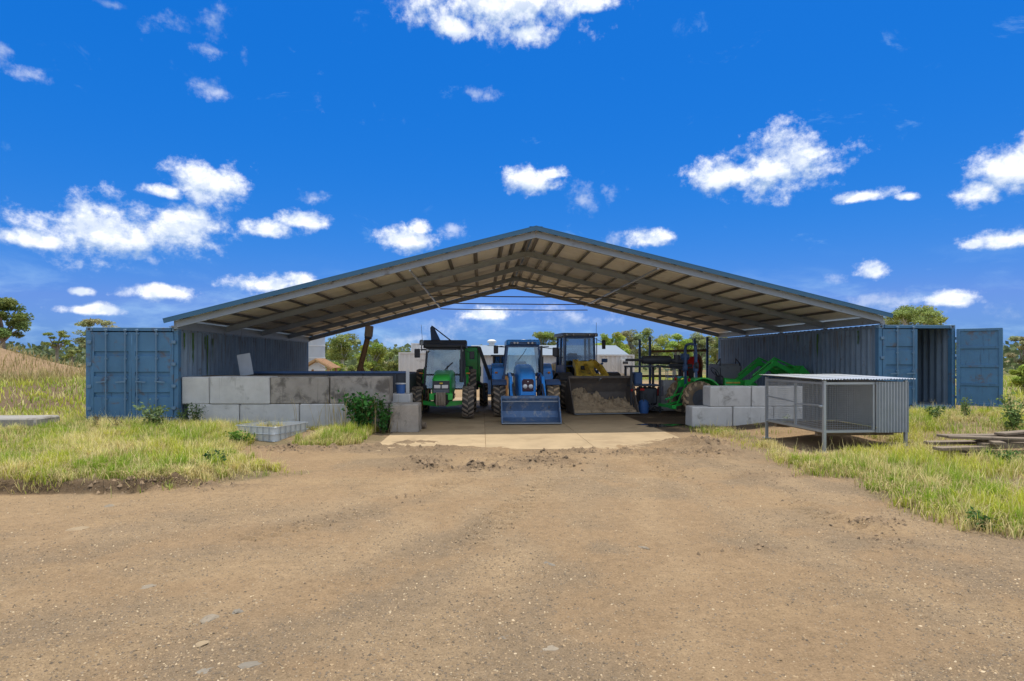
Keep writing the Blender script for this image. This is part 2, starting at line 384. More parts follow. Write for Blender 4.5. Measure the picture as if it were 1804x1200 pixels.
# ================================================================ ground
def poly_xy(pxs, z=.05, extra=()): return [tuple(G(a, b, z)[:2]) for a, b in pxs]+list(extra)
LPOLY = poly_xy([(0, 862), (240, 864), (330, 856), (400, 845), (544, 832), (474, 815), (414, 797), (449, 783), (574, 784), (669, 777), (694, 762)], .05,
                [(-2.75, 17.2), (-8.2, 17.4), (-8.2, 60), (-200, 60), (-200, 9.6), (-20, 9.5)])
RPOLY1 = poly_xy([(1223, 760), (1293, 776), (1330, 784), (1373, 815), (1400, 816), (1396, 796), (1330, 765), (1290, 757), (1240, 752)], .02)
RPOLY2 = poly_xy([(1403, 836), (1460, 838), (1510, 840), (1523, 860), (1553, 885), (1593, 900), (1652, 915), (1722, 935), (1804, 945)], .03,
                 [(9.5, 6.3), (30, 5.5), (200, 5.5), (200, 60), (15, 60), (15, 17.3), (12, 17.3), (9.6, 15.2), (9.3, 13.3), (8.2, 12.3), (6.5, 11.8), (6.0, 11.6)])
def sdist(x, y, poly):                     # signed distance, positive inside
    x = np.asarray(x, float); y = np.asarray(y, float); d = np.full(x.shape, 1e9); ins = np.zeros(x.shape, bool); n = len(poly)
    for i in range(n):
        ax, ay = poly[i]; bx, by = poly[(i+1) % n]; ex, ey = bx-ax, by-ay
        t = np.clip(((x-ax)*ex+(y-ay)*ey)/(ex*ex+ey*ey+1e-12), 0, 1)
        d = np.minimum(d, np.hypot(x-ax-t*ex, y-ay-t*ey))
        c = ((ay > y) != (by > y)) & (x < (bx-ax)*(y-ay)/(by-ay+1e-12)+ax); ins ^= c
    return np.where(ins, d, -d)
def zbase(x, y):
    x = np.asarray(x, float); y = np.asarray(y, float)
    dl = sdist(x, y, LPOLY)+.12*(fbm(x, y, 1.6, 3, 5)-.5)
    bank = .17*sstep(dl, 0, .16)*sstep(-x, 3.8, 5.2)*sstep(y, 12.5, 10.5)
    z = np.maximum(bank, .15*sstep(dl, 0, 1.6))+.12*sstep(-x, 5, 9)*sstep(y, 11, 16)*sstep(dl, 0, 1)
    lf = sstep(-x, 9.5, 17)                                   # paddock rising to a spoil mound on the far left
    z = z+lf*(.5*sstep(y, 15, 22)+.35*sstep(y, 21, 26))
    z = z+sstep(-x, 19.5, 29)*2.2*sstep(y, 24.5, 30)*(1-sstep(y, 32, 39))
    z = z+.42*sstep(x, 6.5, 12.5)*sstep(y, 9, 15.5)+.03*sstep(sdist(x, y, RPOLY2), 0, .5)
    far = sstep(y, 34, 90)
    z = z-far*1.2
    z = z+(fbm(x, y, .35, 3, 9)-.5)*.10*sstep(np.abs(x-1.5)+.0*y, 5, 8)*sstep(np.hypot(x, y), 3, 9)
    return z
# churned mud: centre, radii, height
MUD = [(*G(a, b)[:2], ra*1.2, rb*1.35, h) for a, b, ra, rb, h in [(500, 792, .9, .3, .05), (590, 793, .9, .25, .06), (660, 790, .7, .25, .05), (735, 780, .5, .18, .035),
       (760, 795, .9, .25, .06), (740, 815, .5, .5, .05), (770, 830, .9, .14, .07), (840, 828, .6, .12, .06), (860, 805, .5, .3, .04), (950, 815, .8, .4, .05), (990, 798, .7, .18, .05), (1040, 793, .4, .15, .05),
       (1100, 800, .35, .35, .05), (1160, 800, .6, .35, .05), (1225, 783, .7, .55, .09), (1260, 800, .6, .45, .06), (1330, 840, .5, .3, .03), (1320, 970, .3, .12, .03), (1540, 920, .35, .12, .03), (350, 860, .8, .12, .06), (250, 868, .9, .1, .05)]]
TRK = [np.array([G(a, b)[:2] for a, b in l]) for l in ([(1190, 782), (1235, 800), (1300, 835), (1385, 880), (1520, 935), (1660, 985)], [(1115, 785), (1150, 808), (1200, 850)], [(905, 800), (800, 850), (640, 905), (420, 950)], [(1010, 800), (940, 870), (820, 960)])]
def zmud(x, y):
    a = np.zeros(np.shape(x)); 
    for (cx, cy, ra, rb, h) in MUD:
        h = h*1.5; q = ((x-cx)/ra)**2+((y-cy)/rb)**2; a = np.maximum(a, h*np.exp(-q*1.3))
    n = np.abs(fbm(x, y, 4.2, 3, 31)-.5)*2; n2 = fbm(x, y, 8, 3, 37)
    z = a*(2.6*n2**1.3+1.4*n-.6)
    w = np.clip(a/.05, 0, 1)*sstep(n2, .3, .7)
    for l in TRK:
        s0 = 0
        for i in range(len(l)-1):
            p, q = l[i], l[i+1]; e = q-p; L = np.hypot(*e); e = e/L; t = (x-p[0])*e[0]+(y-p[1])*e[1]; c = (x-p[0])*-e[1]+(y-p[1])*e[0]
            ins = ((t > 0) & (t < L)).astype(float); wid = sstep(np.abs(c), .30, .2)*ins
            br = np.sin(2*math.pi*(t+s0+np.abs(c)*.6)/.21); fade = sstep(fbm(x, y, .9, 2, 41), .25, .6)
            z = z+wid*(-.03+.042*sstep(br, -.2, .4))*fade+ins*.03*np.exp(-((np.abs(c)-.34)/.07)**2)*fade*n2; w = np.maximum(w, wid*.55*fade*sstep(-br, 0, .6)); s0 += L
    return z, w
def zg(x, y, mud=False):
    z = zbase(x, y)
    return z
def zat(x, y): return float(zbase(np.array([x]), np.array([y]))[0])
def GT(px, py):                            # pixel's ray meets the terrain
    z = 0.
    for _ in range(14): p = G(px, py, z); z = .5*z+.5*zat(p.x, p.y)
    p = G(px, py, z); p.z = zat(p.x, p.y); return p
WAYS = [(np.array([G(a, b)[:2] for a, b in l]), w, h) for l, w, h in (([(950, 800), (830, 860), (600, 925), (300, 975), (-300, 1020)], .95, .32), ([(980, 790), (900, 900), (700, 1020), (300, 1190)], .95, .3), ([(1150, 790), (1300, 850), (1560, 960), (1900, 1080)], .95, .3), ([(1040, 800), (1020, 1000), (980, 1400)], .9, .28))]
def axis_pts(lo, hi, step, far, grow):
    a = list(np.arange(lo, hi+1e-6, step)); s = step
    while a[-1] < far: s *= grow; a.append(a[-1]+s)
    s = step; b = [lo]
    return a
def build_ground():
    xs = np.arange(-8.5, 8.5, .05); ext = []; s = .05; v = 8.5
    while v < 2500: s *= 1.07; v += s; ext.append(v)
    xs = np.concatenate([-np.array(ext)[::-1], xs, np.array(ext)])
    ys = np.arange(2.4, 16.8, .05); ext = []; s = .06; v = 16.8
    while v < 3000: s *= 1.05; v += s; ext.append(v)
    pre = []; s = .06; v = 2.4
    while v > -400: s *= 1.12; v -= s; pre.append(v)
    ys = np.concatenate([np.array(pre)[::-1], ys, np.array(ext)])
    X, Y = np.meshgrid(xs, ys); x = X.ravel(); y = Y.ravel()
    z = zbase(x, y); zm, wm = zmud(x, y); z = z+zm
    near = (np.abs(x) < 10) & (y > 1) & (y < 17)
    z = z+np.where(near, .012*sstep(y, 12.6, 13.4)*(1-sstep(y, 13.4, 14.6))*(np.abs(x-1.3) < 4.5)+ (fbm(x, y, .9, 3, 3)-.5)*.05+(fbm(x, y, 7, 3, 4)-.5)*.016, 0)*np.where((x > -2.6) & (x < 5.3), 1-sstep(y, 13.5, 14.6), 1.)
    dl, r1, r2 = sdist(x, y, LPOLY), sdist(x, y, RPOLY1), sdist(x, y, RPOLY2)
    # colours of the soil itself
    n = fbm(x, y, .5, 4, 51); n2 = fbm(x, y, 2.2, 4, 57); st = fbm(x*.35+y*.15, y*1.0-x*.1, 1.1, 4, 61)
    tan = np.array([.292, .198, .112]); grv = np.array([.235, .172, .108]); pale = np.array([.335, .232, .130]); mud = np.array([.155, .105, .062]); soil = np.array([.17, .135, .075]); drysoil = np.array([.30, .215, .13])
    c = tan[None]*(1-0*x[:, None])
    def mixc(c, t, f): return c*(1-f[:, None])+t[None]*f[:, None]
    c = mixc(c, grv, sstep(n*.6+n2*.4, .42, .62)*.85); c = mixc(c, pale, sstep(st, .52, .72)*.6)
    for l, w0, hw in WAYS:                                      # compacted wheel paths sweeping out of the shed
        best = np.full(x.shape, 1e9)
        for i in range(len(l)-1):
            p, q = l[i], l[i+1]; e = q-p; t = np.clip(((x-p[0])*e[0]+(y-p[1])*e[1])/(e@e), 0, 1); best = np.minimum(best, np.hypot(x-p[0]-t*e[0], y-p[1]-t*e[1]))
        wob = .7*(n2-.5); f1 = np.exp(-((best-w0+wob)/hw)**2); f2 = np.exp(-((best+wob)/(w0*.55))**2)
        c = mixc(c, np.array([.345, .242, .140]), f1*.6*sstep(n2, .25, .6)); c = mixc(c, np.array([.225, .165, .105]), f2*.35*sstep(n2, .3, .6))
    c = mixc(c, np.array([.215, .150, .092]), np.clip(wm*.95, 0, 1))
    g = np.maximum(np.maximum(dl, r1), r2); gm = sstep(g+(n2-.5)*.6, -.1, .35); c = mixc(c, drysoil*.75, gm*.6); c = mixc(c, soil, gm*sstep(n2, .35, .6)*.8)
    bk = sstep(dl, -.12, .02)*sstep(dl, .5, .12)*sstep(-x, 4, 5)*sstep(y, 12, 10.5); c = mixc(c, mud*.75, bk*.9)
    wet = sstep(x, 4.95, 5.3)*sstep(y, 15.9, 16.8)*sstep(y, 33, 28)*sstep(x, 12.5, 11); c = mixc(c, np.array([.085, .064, .045]), wet*sstep(n2+.2, .3, .75))
    shed = sstep(y, 16.2, 17)*sstep(y, 32, 30)*sstep(x, -2.3, -2.6); c = mixc(c, mud, shed)
    far = sstep(y, 36, 60); c = mixc(c, np.array([.13, .14, .055]), far*sstep(n, .3, .55)); c = mixc(c, pale, sstep(y, 30.5, 31.5)*(1-far)*.8*sstep(x, -8.5, -8)*sstep(x, 13, 12))
    lf = sstep(-x, 11, 16); c = mixc(c, np.array([.30, .20, .115]), lf*sstep(y, 25, 28)*.9*sstep(y, 60, 40))
    ny, nx = len(ys), len(xs); i = np.arange(ny*nx).reshape(ny, nx)
    q = np.stack([i[:-1, :-1], i[:-1, 1:], i[1:, 1:], i[1:, :-1]], -1).reshape(-1)
    m = bpy.data.materials.new('earth'); m.use_nodes = True; N = NT(m.node_tree); b = N.n['Principled BSDF']
    col = N.new('ShaderNodeVertexColor', layer_name='Col').outputs[0]; tc = N.new('ShaderNodeTexCoord').outputs['Object']
    a1 = N.noise(tc, 9., 8, .7); a2 = N.noise(tc, 55., 5, .7); a3 = N.noise(tc, 1.3, 5, .6)
    f = N.m('MULTIPLY', N.m('ADD', .60, N.m('MULTIPLY', a1, .80)), N.m('ADD', .35, N.m('MULTIPLY', a2, 1.30)))
    f = N.m('MULTIPLY', f, N.m('ADD', .85, N.m('MULTIPLY', a3, .3)))
    col = N.mix(1., col, N.comb(f, f, f), 'MULTIPLY')
    vo = N.new('ShaderNodeTexVoronoi', {'Vector': tc, 'Scale': 26.}); hue = vo.outputs['Color']; dd = vo.outputs['Distance']
    sp = N.new('ShaderNodeSeparateColor', [hue]); 
    peb = N.m('MULTIPLY', N.ss(dd, .34, .18), N.ss(sp.outputs[0], .62, .74))
    col = N.mix(N.m('MULTIPLY', peb, .6), col, N.mix(sp.outputs[1], (.16, .14, .12), (.46, .36, .25)))
    N.put(b.inputs['Base Color'], col); b.inputs['Roughness'].default_value = .95; b.inputs['Specular IOR Level'].default_value = .15
    h = N.m('ADD', N.m('MULTIPLY', a2, .5), N.m('ADD', N.m('MULTIPLY', a1, .9), N.m('MULTIPLY', peb, .35)))
    bn = N.new('ShaderNodeBump', {'Strength': 1.0, 'Distance': .03, 'Height': h}); N.l.new(bn.outputs[0], b.inputs['Normal'])
    me = numpy_mesh('ground', np.stack([x, y, z], 1), q, np.full(len(q)//4, 4), m, c, True)
    tag(link('ground', me), kind='structure')
build_ground()
# ---------------------------------------------------------------- concrete slab in panels
slab = tag(thing('concrete_slab', None, None, (0, 0, 0)), kind='structure')
slab_rows = [13.45, 16.4, 19.4, 22.4, 25.4, 28.4, 31.2]; slab_cols = [-2.45, .1, 2.6, 5.12]
for i in range(3):
    for j in range(6):
        x0, x1 = slab_cols[i]+.006, slab_cols[i+1]-.006; y0, y1 = slab_rows[j]+.006, slab_rows[j+1]-.006
        rag = .22 if j == 0 else 0
        mb = MB(); k = 26; top = [(x0, y1), (x1, y1)]+[(x1-(x1-x0)*t/k, y0-rag*1.2) for t in range(k+1)]
        mb.prism(top, 2, -.25, .014+.002*((i+j) % 2)); mb.build('slab_panel', M_slab, slab, smooth=0)
# ---------------------------------------------------------------- shipping containers
def corr_line(L, pitch=.278, dep=.058):
    pts = []; n = int(L/pitch); e = (L-n*pitch)/2; pts.append((0, 0))
    for i in range(n):
        a = e+i*pitch; pts += [(a+.025, 0), (a+.115, dep), (a+.165, dep), (a+.255, 0)]
    pts.append((L, 0)); return pts
CL, CW, CH = 12.19, 2.438, 2.591
def door_leaf(root, w, h, hinge_x, sgn, x0, openrot=None, rods=True, inside=False):
    """one door leaf, local x from 0 (hinge) to w; sgn mirrors it"""
    mb = MB(); gz = [.62, 1.18, 1.74]; z0 = .06
    prof = [(0, z0)]
    for g in gz: prof += [(0, g-.062), (.04, g-.05), (.04, g+.05), (0, g+.062)]
    prof += [(0, h), (.045, h), (.045, z0)]
    mb.prism(prof, 0, .10, w-.09)
    mb.bx((.055, .02, h/2+.03), (.10, .055, h-.06), bev=.008); mb.bx((w-.045, .02, h/2+.03), (.09, .055, h-.06), bev=.008)
    mb.bx((w/2, .021, .03), (w, .05, .06), bev=.006)
    if sgn < 0: mb.v = [(-a, b, c) for a, b, c in mb.v]
    d = mb.build('door', M_blue, root, (x0, -.012, .13), (0, 0, openrot or 0))
    for g in (.25, .85, 1.45, 2.05):
        MB().bx((sgn*-.01, -.02, g), (.11, .03, .09), bev=.008).build('hinge', M_rod, d)
    if inside:
        for g in (.02, .62, 1.18, 1.74, h-.05): MB().bx((sgn*w/2, .062, g+.02), (w-.02, .03, .08), bev=.004).build('inner_rib', M_blue, d)
        for q in (.05, w-.05): MB().bx((sgn*q, .063, h/2), (.09, .035, h-.02), bev=.004).build('inner_stile', M_blue, d)
    if rods:
        for rx in (.40*w, .86*w):
            r = MB().cyl((sgn*rx, -.045, -.02), (sgn*rx, -.045, h+.06), .018, n=10)
            for g in (.02, .5, 1.05, 1.6, h-.05): r.bx((sgn*rx, -.03, g), (.075, .035, .05), bev=.006)
            r.bx((sgn*rx, -.05, h+.05), (.08, .05, .06), bev=.008); r.bx((sgn*rx, -.05, -.01), (.08, .05, .06), bev=.008)
            rod = r.build('lock_rod', M_rod, d)
            MB().beam((sgn*rx, -.075, .98), (sgn*(rx-.24), -.075, .96), .012, .035).bx((sgn*rx, -.06, .98), (.05, .05, .05)).build('handle', M_rod, rod)
    return d
def container(label, x0, y0, z0, open_right=False, near='right'):
    """front (doors) towards -y; x0 = left face"""
    t = thing('shipping_container', label, 'container', (x0, y0, z0)); W2 = CW
    for px_ in (0, W2-.11):
        for py_ in (0, CL-.16):
            MB().box(px_, px_+.11, py_+(.0 if py_ == 0 else 0), py_+.16, .118, CH-.118).build('corner_post', M_blue, t)
    for px_ in (-.004, W2-.174):
        for py_ in (-.004, CL-.174):
            for pz in (0, CH-.118):
                c = MB().bx((px_+.089, py_+.089, pz+.059), (.178, .178, .118), bev=.012).build('corner_casting', M_rod, t)
                MB().cyl((px_+.089, py_-.002, pz+.059), (px_+.089, py_+.02, pz+.059), .035, n=12).build('casting_hole', M_black, c)
    for (xx, fl) in ((.012, 0), (W2-.012, 1)):
        line = corr_line(CL-.33); sg = 1 if not fl else -1
        mb = MB(); mb.strip([(xx+sg*(d_), a+.165) for a, d_ in line], 2, .15, CH-.10)
        mb.build('side_panel', M_side, t, fix=False, smooth=20)
        x1 = xx+sg*.05
        MB().box(min(xx, x1)-.006, max(xx, x1)+.006, .165, CL-.165, CH-.10, CH-.03).build('top_rail', M_side, t)
        MB().box(min(xx, x1)-.006, max(xx, x1)+.006, .165, CL-.165, .02, .155).build('bottom_rail', M_side, t)
    mb = MB(); mb.strip([(a+.165, CH-.05+d_) for a, d_ in corr_line(CL-.33)], 0, .07, W2-.07); mb.build('roof_panel', M_side, t, fix=False, smooth=20)
    mb = MB(); mb.strip([(a+.11, CL-.05-d_) for a, d_ in corr_line(W2-.22)], 2, .12, CH-.08); mb.build('end_panel', M_side, t, fix=False, smooth=20)
    MB().box(.07, W2-.07, .05, CL-.06, .09, .14).build('floor', M_inner, t)
    MB().bx((W2/2, .05, CH-.062), (W2-.37, .11, .10), bev=.008).build('door_header', M_blue, t)
    MB().bx((W2/2, .05, .06), (W2-.37, .11, .11), bev=.008).build('door_sill', M_blue, t)
    dw, dh = (W2-.23)/2, CH-.27
    door_leaf(t, dw, dh, 0, 1, .115)
    if open_right: door_leaf(t, dw, dh, 0, -1, W2+.02, R(136), rods=False, inside=True)
    else: door_leaf(t, dw, dh, 0, -1, W2-.115)
    return t
c1 = container('blue shipping container with closed lock-rod doors at the left end of the shed', -10.72, 16.6, .32)
c2 = container('blue shipping container with one door swung open at the right end of the shed', 12.1, 17.4, .50, True)
def algae(par, xf, items, sg):                      # growth running down the corrugations
    for (y, z1, ln, w) in items:
        mb = MB(); n = 7
        L = [(y+random.uniform(-.02, .02)-w/2*(1-k/n)**.6, z1-ln*k/n) for k in range(n+1)]; Rr = [(y+random.uniform(-.02, .02)+w/2*(1-k/n)**.6, z1-ln*k/n) for k in range(n+1)]
        vs = [(xf, a, b) for a, b in L]+[(xf, a, b) for a, b in Rr]; mb.add(vs, [(k, k+1, n+2+k, n+1+k) for k in range(n)])
        mb.build('algae_streak', M_algae, par, fix=False, smooth=0)
algae(c1, CW-.006, [(.36, 2.45, .5, .1), (.85, 2.47, .95, .13), (1.75, 2.44, 1.3, .1), (1.6, 2.4, .4, .08), (2.1, 2.35, .7, .05)], 1)
algae(c2, .006, [(3.3, 2.44, .9, .12), (1.0, 2.45, .45, .08), (4.6, 2.42, .4, .06)], -1)
# ---------------------------------------------------------------- gable roof on the containers
RL, RA, RR = (-8.45, 3.115), (1.56, 5.80), (12.35, 3.39)          # eave, ridge, eave (x, z) of the sheet line
def vy(x, v): return v+.0435*(x+8.45)                              # frames run slightly askew, like the containers
V0, VN = 16.5, 28.9
roof = thing('gable_roof', 'long blue-edged gable roof of corrugated sheets spanning between two containers', 'roof', (0, 0, 0))
def slope(side):
    e = RL if side < 0 else RR; dx, dz = e[0]-RA[0], e[1]-RA[1]; L = math.hypot(dx, dz); return e, dx/L, dz/L, L
def rp(side, s, v, up=0.0):                                        # point on the roof: distance s down from the ridge, off the sheet line by up
    e, ux, uz, L = slope(side); x = RA[0]+ux*s; nx, nz = (uz, -ux) if side < 0 else (-uz, ux)
    if nz < 0: nx, nz = -nx, -nz
    return Vector((x+nx*up, vy(x, v), RA[1]+uz*s+nz*up))
for side in (-1, 1):
    e, ux, uz, L = slope(side); nsh = 17; wv = (VN-V0+.5)/nsh
    for k in range(nsh):
        a = V0-.12+k*wv; mb = MB(); vs = []; n = 40
        jit = random.uniform(-.004, .004); s1 = L+.06+random.uniform(-.015, .015)
        for s in (.03, s1):
            for j in range(n+1):
                h = .009*math.sin(2*math.pi*j/4.)+.002*(k % 2)+jit*.3
                vs.append(rp(side, s, a+wv*j/n*1.01, h))
        mb.add(vs, [(j, j+1, n+2+j, n+1+j) for j in range(n)]); mb.build('roof_sheet', M_roofsheet, roof, fix=False, smooth=70)
    for v in (V0, V0+3.1, V0+6.2, V0+9.3, VN):                     # rafters
        mb = MB(); up = Vector((0, 0, 1)); d0, d1 = rp(side, .05, v, -.17), rp(side, L-.12, v, -.17)
        mb.beam(d0, d1, .018, .17); 
        for off in (-.08, .08): mb.beam(rp(side, .05, v, -.17+off), rp(side, L-.12, v, -.17+off), .09, .018)
        mb.build('rafter', M_steel, roof, smooth=0)
    sp = [.16, .62, 1.0]+[1.0+.82*i for i in range(1, 12)]
    for s in sp:
        if s > L-.1: continue
        mb = MB(); p, q = rp(side, s, V0-.02, -.05), rp(side, s, VN+.05, -.05); mb.beam(p, q, .016, .07)
        mb.beam(rp(side, s+.03, V0-.02, -.02), rp(side, s+.03, VN+.05, -.02), .06, .012); mb.beam(rp(side, s-.03, V0-.02, -.082), rp(side, s-.03, VN+.05, -.082), .06, .012)
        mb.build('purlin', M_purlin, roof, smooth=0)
    mb = MB(); mb.beam(rp(side, -.02, V0-.16, -.025), rp(side, L+.1, V0-.16, -.025), .02, .125).beam(rp(side, -.02, V0-.09, .035), rp(side, L+.1, V0-.09, .035), .17, .016)
    mb.build('barge_board', M_fascia, roof, smooth=0)
    mb = MB(); mb.beam(rp(side, -.02, VN+.45, -.03), rp(side, L+.1, VN+.45, -.03), .02, .15); mb.build('barge_board', M_fascia, roof, smooth=0)
    mb = MB(); mb.beam(rp(side, L-.1, V0+.02, -.175), rp(side, L-.1, VN, -.175), .10, .23); mb.build('eave_beam', M_steel, roof, smooth=0)
    mb = MB(); mb.beam(rp(side, .03, V0-.15, .03), rp(side, .03, VN+.48, .03), .30, .012); mb.build('ridge_cap', M_fascia, roof, smooth=0)
    for v in (V0+.1, V0+3.1, V0+6.2, V0+9.3, VN-.1):               # stub posts down to the container roof
        p = rp(side, L-.1, v, -.3); zc = (.32 if side < 0 else .50)+CH; x = p.x-.12 if side < 0 else p.x+.10
        mb = MB(); mb.box(x-.05, x+.05, p.y-.05, p.y+.05, zc-.01, p.z+.1).bx((x, p.y, zc+.008), (.18, .18, .016)); mb.build('stub_post', M_steel, roof, smooth=0)
    s = 3.78
    mb = MB(); mb.beam(rp(side, s, V0, -.285), rp(side, s, VN, -.285), .05, .05); mb.build('tie_rail', M_galv, roof, smooth=0)
for v in (V0+3.1, V0+6.2, V0+9.3, VN):
    a, b = rp(-1, 3.78, v, -.32), rp(1, 3.95, v, -.32); a.z = b.z = 4.50
    mid = (a+b)/2; mid.z -= .02
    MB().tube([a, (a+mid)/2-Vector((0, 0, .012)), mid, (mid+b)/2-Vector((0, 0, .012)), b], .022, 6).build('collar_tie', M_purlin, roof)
    MB().bx((RA[0], vy(RA[0], v), RA[1]-.19), (.5, .03, .22), bev=.02).build('ridge_plate', M_steel, roof)
# ---------------------------------------------------------------- concrete blocks
def block(label, c, size, mat, rz=0, group='stacked concrete blocks', bev=.025):
    mb = MB(); L, D, H = size
    n = 10; mb.bx((0, 0, H/2), size, bev=bev)
    v2 = []
    for (x, y, z) in mb.v: v2.append((x+random.uniform(-.008, .008), y+random.uniform(-.008, .008), z+(random.uniform(-.006, .006) if z > H/2 else 0)))
    mb.v = v2
    o = mb.build('concrete_block', mat, None, c, (0, 0, rz), smooth=25); return tag(o, label, 'block', group)
def spanblk(pxa, pxb, v, z, H, D, mat, label, rz=0.0, gap=.012):
    xa = plan(pxa, v)[0]; xb = plan(pxb, v)[0]
    return block(label, ((xa+xb)/2, v+D/2, z), (xb-xa-gap, D, H), mat, rz)
VB = 16.75
spanblk(319, 369, VB, .79, .75, .75, M_conc, 'short pale concrete block at the left end of the top row, touching the left container')
spanblk(369, 475, VB-.02, .79, .76, .75, M_conc, 'pale concrete block with a dark stain, second in the top row of the left wall')
spanblk(476, 580, VB+.02, .79, .75, .75, M_concd, 'dark weathered concrete block, third in the top row of the left wall')
spanblk(581, 686, VB+.03, .79, .755, .75, M_concd, 'dark weathered concrete block behind the leafy bush, right end of the top row')
spanblk(330, 421, VB, 0, .785, .78, M_conc, 'concrete block at the left end of the bottom row, behind weeds')
spanblk(422, 527, VB+.01, 0, .785, .78, M_conc, 'concrete block in the bottom row just behind the cut tank cage')
spanblk(528, 633, VB, 0, .785, .78, M_conc, 'concrete block in the bottom row left of the leafy bush')
spanblk(634, 684, VB+.02, 0, .785, .76, M_concd, 'concrete block hidden by the leafy bush in the bottom row')
spanblk(686, 738, VB-.32, 0, .79, .8, M_concd, 'rough low concrete block ending the left wall beside the green tractor')
spanblk(688, 723, VB+.9, 0, 1.0, .7, M_conc, 'bluish concrete block behind the low end block, carrying a bucket')
VR = 17.35
def blkR(pa, pb, z, lab, v=VR, D=.6): return spanblk(pa, pb, v, z, .605, D, M_conc, lab, 0, .014)
blkR(1219, 1291, 0, 'pale concrete block at the left end of the bottom row of the right wall')
blkR(1292, 1363, 0, 'pale concrete block, second in the bottom row of the right wall')
blkR(1364, 1435, 0, 'pale concrete block seen through the wire cage in the bottom row', VR, .6)
blkR(1251, 1324, .607, 'pale concrete block at the left end of the top row of the right wall', VR+.02)
blkR(1325, 1425, .607, 'long pale concrete block half hidden by the wire cage in the top row', VR+.03)
spanblk(1149, 1200, 22.7, 0, .60, .6, M_conc, 'concrete block lying on the mud below another, behind the small green tractor')
spanblk(1168, 1214, 22.75, .602, .60, .6, M_conc, 'concrete block with two dark slots on top of another, behind the small green tractor')
# ================================================================ machines (local frame: front towards -y, x to the right of the picture)
TY = {}
def tyre(par, c, r, w, rim, mat=None, rmat=None, lugs=16, steer=0., lug_h=.035, name='tyre', flip=1):
    mat = mat or M_tyre; rmat = rmat or M_yellow; key = (r, w, rim, mat.name, lugs, flip)
    if key not in TY:
        mb = MB(); h = w/2; rb = r-lug_h
        mb.lathe([(rim, -h*.82), (rim+.02, -h*.9), (rim+(rb-rim)*.45, -h), (rb-.07, -h*.97), (rb-.015, -h*.84), (rb, -h*.6), (rb+.004, 0), (rb, h*.6), (rb-.015, h*.84), (rb-.07, h*.97), (rim+(rb-rim)*.45, h), (rim+.02, h*.9), (rim, h*.82)], ax=0, n=40)
        mt = MB(); dl = 2*math.pi/lugs
        for i in range(lugs):
            for sd in (-1, 1):
                a0 = i*dl+(dl/2 if sd > 0 else 0); tw = dl*.17; sk = -flip*dl*.62
                vs = []
                for (x, a, rr0, rr1) in ((sd*h*.04, a0, rb-.01, r), (sd*h*.62, a0+sk*.62, rb-.01, r-.004), (sd*h*.98, a0+sk, rb-.07, r-.03)):
                    for da in (-tw, tw):
                        for rr in (rr0, rr1): vs.append((x, rr*math.sin(a+da), -rr*math.cos(a+da)))
                fs = []
                for s in (0, 4): fs += [(s+0, s+1, s+5, s+4), (s+2, s+6, s+7, s+3), (s+1, s+3, s+7, s+5)]
                fs += [(0, 2, 3, 1), (8, 9, 11, 10)]
                mt.add(vs, fs)
        TY[key+('t',)] = mt.mesh('tread', 40); TY[key+('t',)].materials.append(M_treadd if mat is M_tyred else M_tread)
        TY[key] = mb.mesh('tyre', 40); TY[key].materials.append(mat)
        m2 = MB(); m2.lathe([(rim+.012, -h*.84), (rim-.02, -h*.84), (rim-.03, -h*.45), (rim*.62, -h*.35), (rim*.5, -h*.5), (.05, -h*.55), (.05, h*.55), (rim*.5, h*.5), (rim*.62, h*.35), (rim-.03, h*.45), (rim-.02, h*.84), (rim+.012, h*.84)], ax=0, n=28, cap=True)
        for i in range(8):
            t = 2*math.pi*i/8
            for sd in (-1, 1): m2.cyl((sd*h*.46, .42*rim*math.cos(t), .42*rim*math.sin(t)), (sd*h*.58, .42*rim*math.cos(t), .42*rim*math.sin(t)), .018, n=6)
        TY[key+('r',)] = m2.mesh('rim', 35)
        TY[key+('r',)].materials.append(rmat)
    o = link(name, TY[key], par, c, (random.uniform(0, 6), 0, steer)); o.rotation_mode = 'XYZ'
    link('rim', TY[key+('r',)], o); tag(link('tread', TY[key+('t',)], o), kind='stuff'); return o
def ring(y, hw0, hw1, z0, z1, rnd=.3, n=5, x0=0):          # hood-like section: flat bottom, rounded top corners
    pts = [(x0-hw0, y, z0)]; r = min(hw1, z1-z0)*rnd
    for k in range(n+1):
        t = math.pi-math.pi/2*k/n; pts.append((x0-hw1+r+r*math.cos(t), y, z1-r+r*math.sin(t)))
    for k in range(n+1):
        t = math.pi/2-math.pi/2*k/n; pts.append((x0+hw1-r+r*math.cos(t), y, z1-r+r*math.sin(t)))
    pts.append((x0+hw0, y, z0)); return pts
def arc_fender(par, x0, x1, cy, cz, r, a0, a1, mat, th=.03, name='fender', n=14, lip=.10):
    mb = MB(); poly = []
    for k in range(n+1):
        t = R(a0+(a1-a0)*k/n); poly.append((cy-math.cos(t)*r, cz+math.sin(t)*r))
    for k in range(n, -1, -1):
        t = R(a0+(a1-a0)*k/n); poly.append((cy-math.cos(t)*(r-th), cz+math.sin(t)*(r-th)))
    m = len(poly)
    for k in range(n): mb.prism([poly[k], poly[k+1], poly[m-2-k], poly[m-1-k]], 0, x0, x1)
    return mb.build(name, mat, par)
def lamp(par, p, r=.05, name='work_light', mat=None):
    o = MB().lathe([(.0, -.05), (r*.9, -.045), (r, -.02), (r*.8, .05), (0, .06)], p, 1, 14).build(name, M_black, par)
    MB().lathe([(0, -.058), (r*.6, -.056), (r*.85, -.046)], p, 1, 14).build('lens', mat or M_lamp, o, fix=False); return o
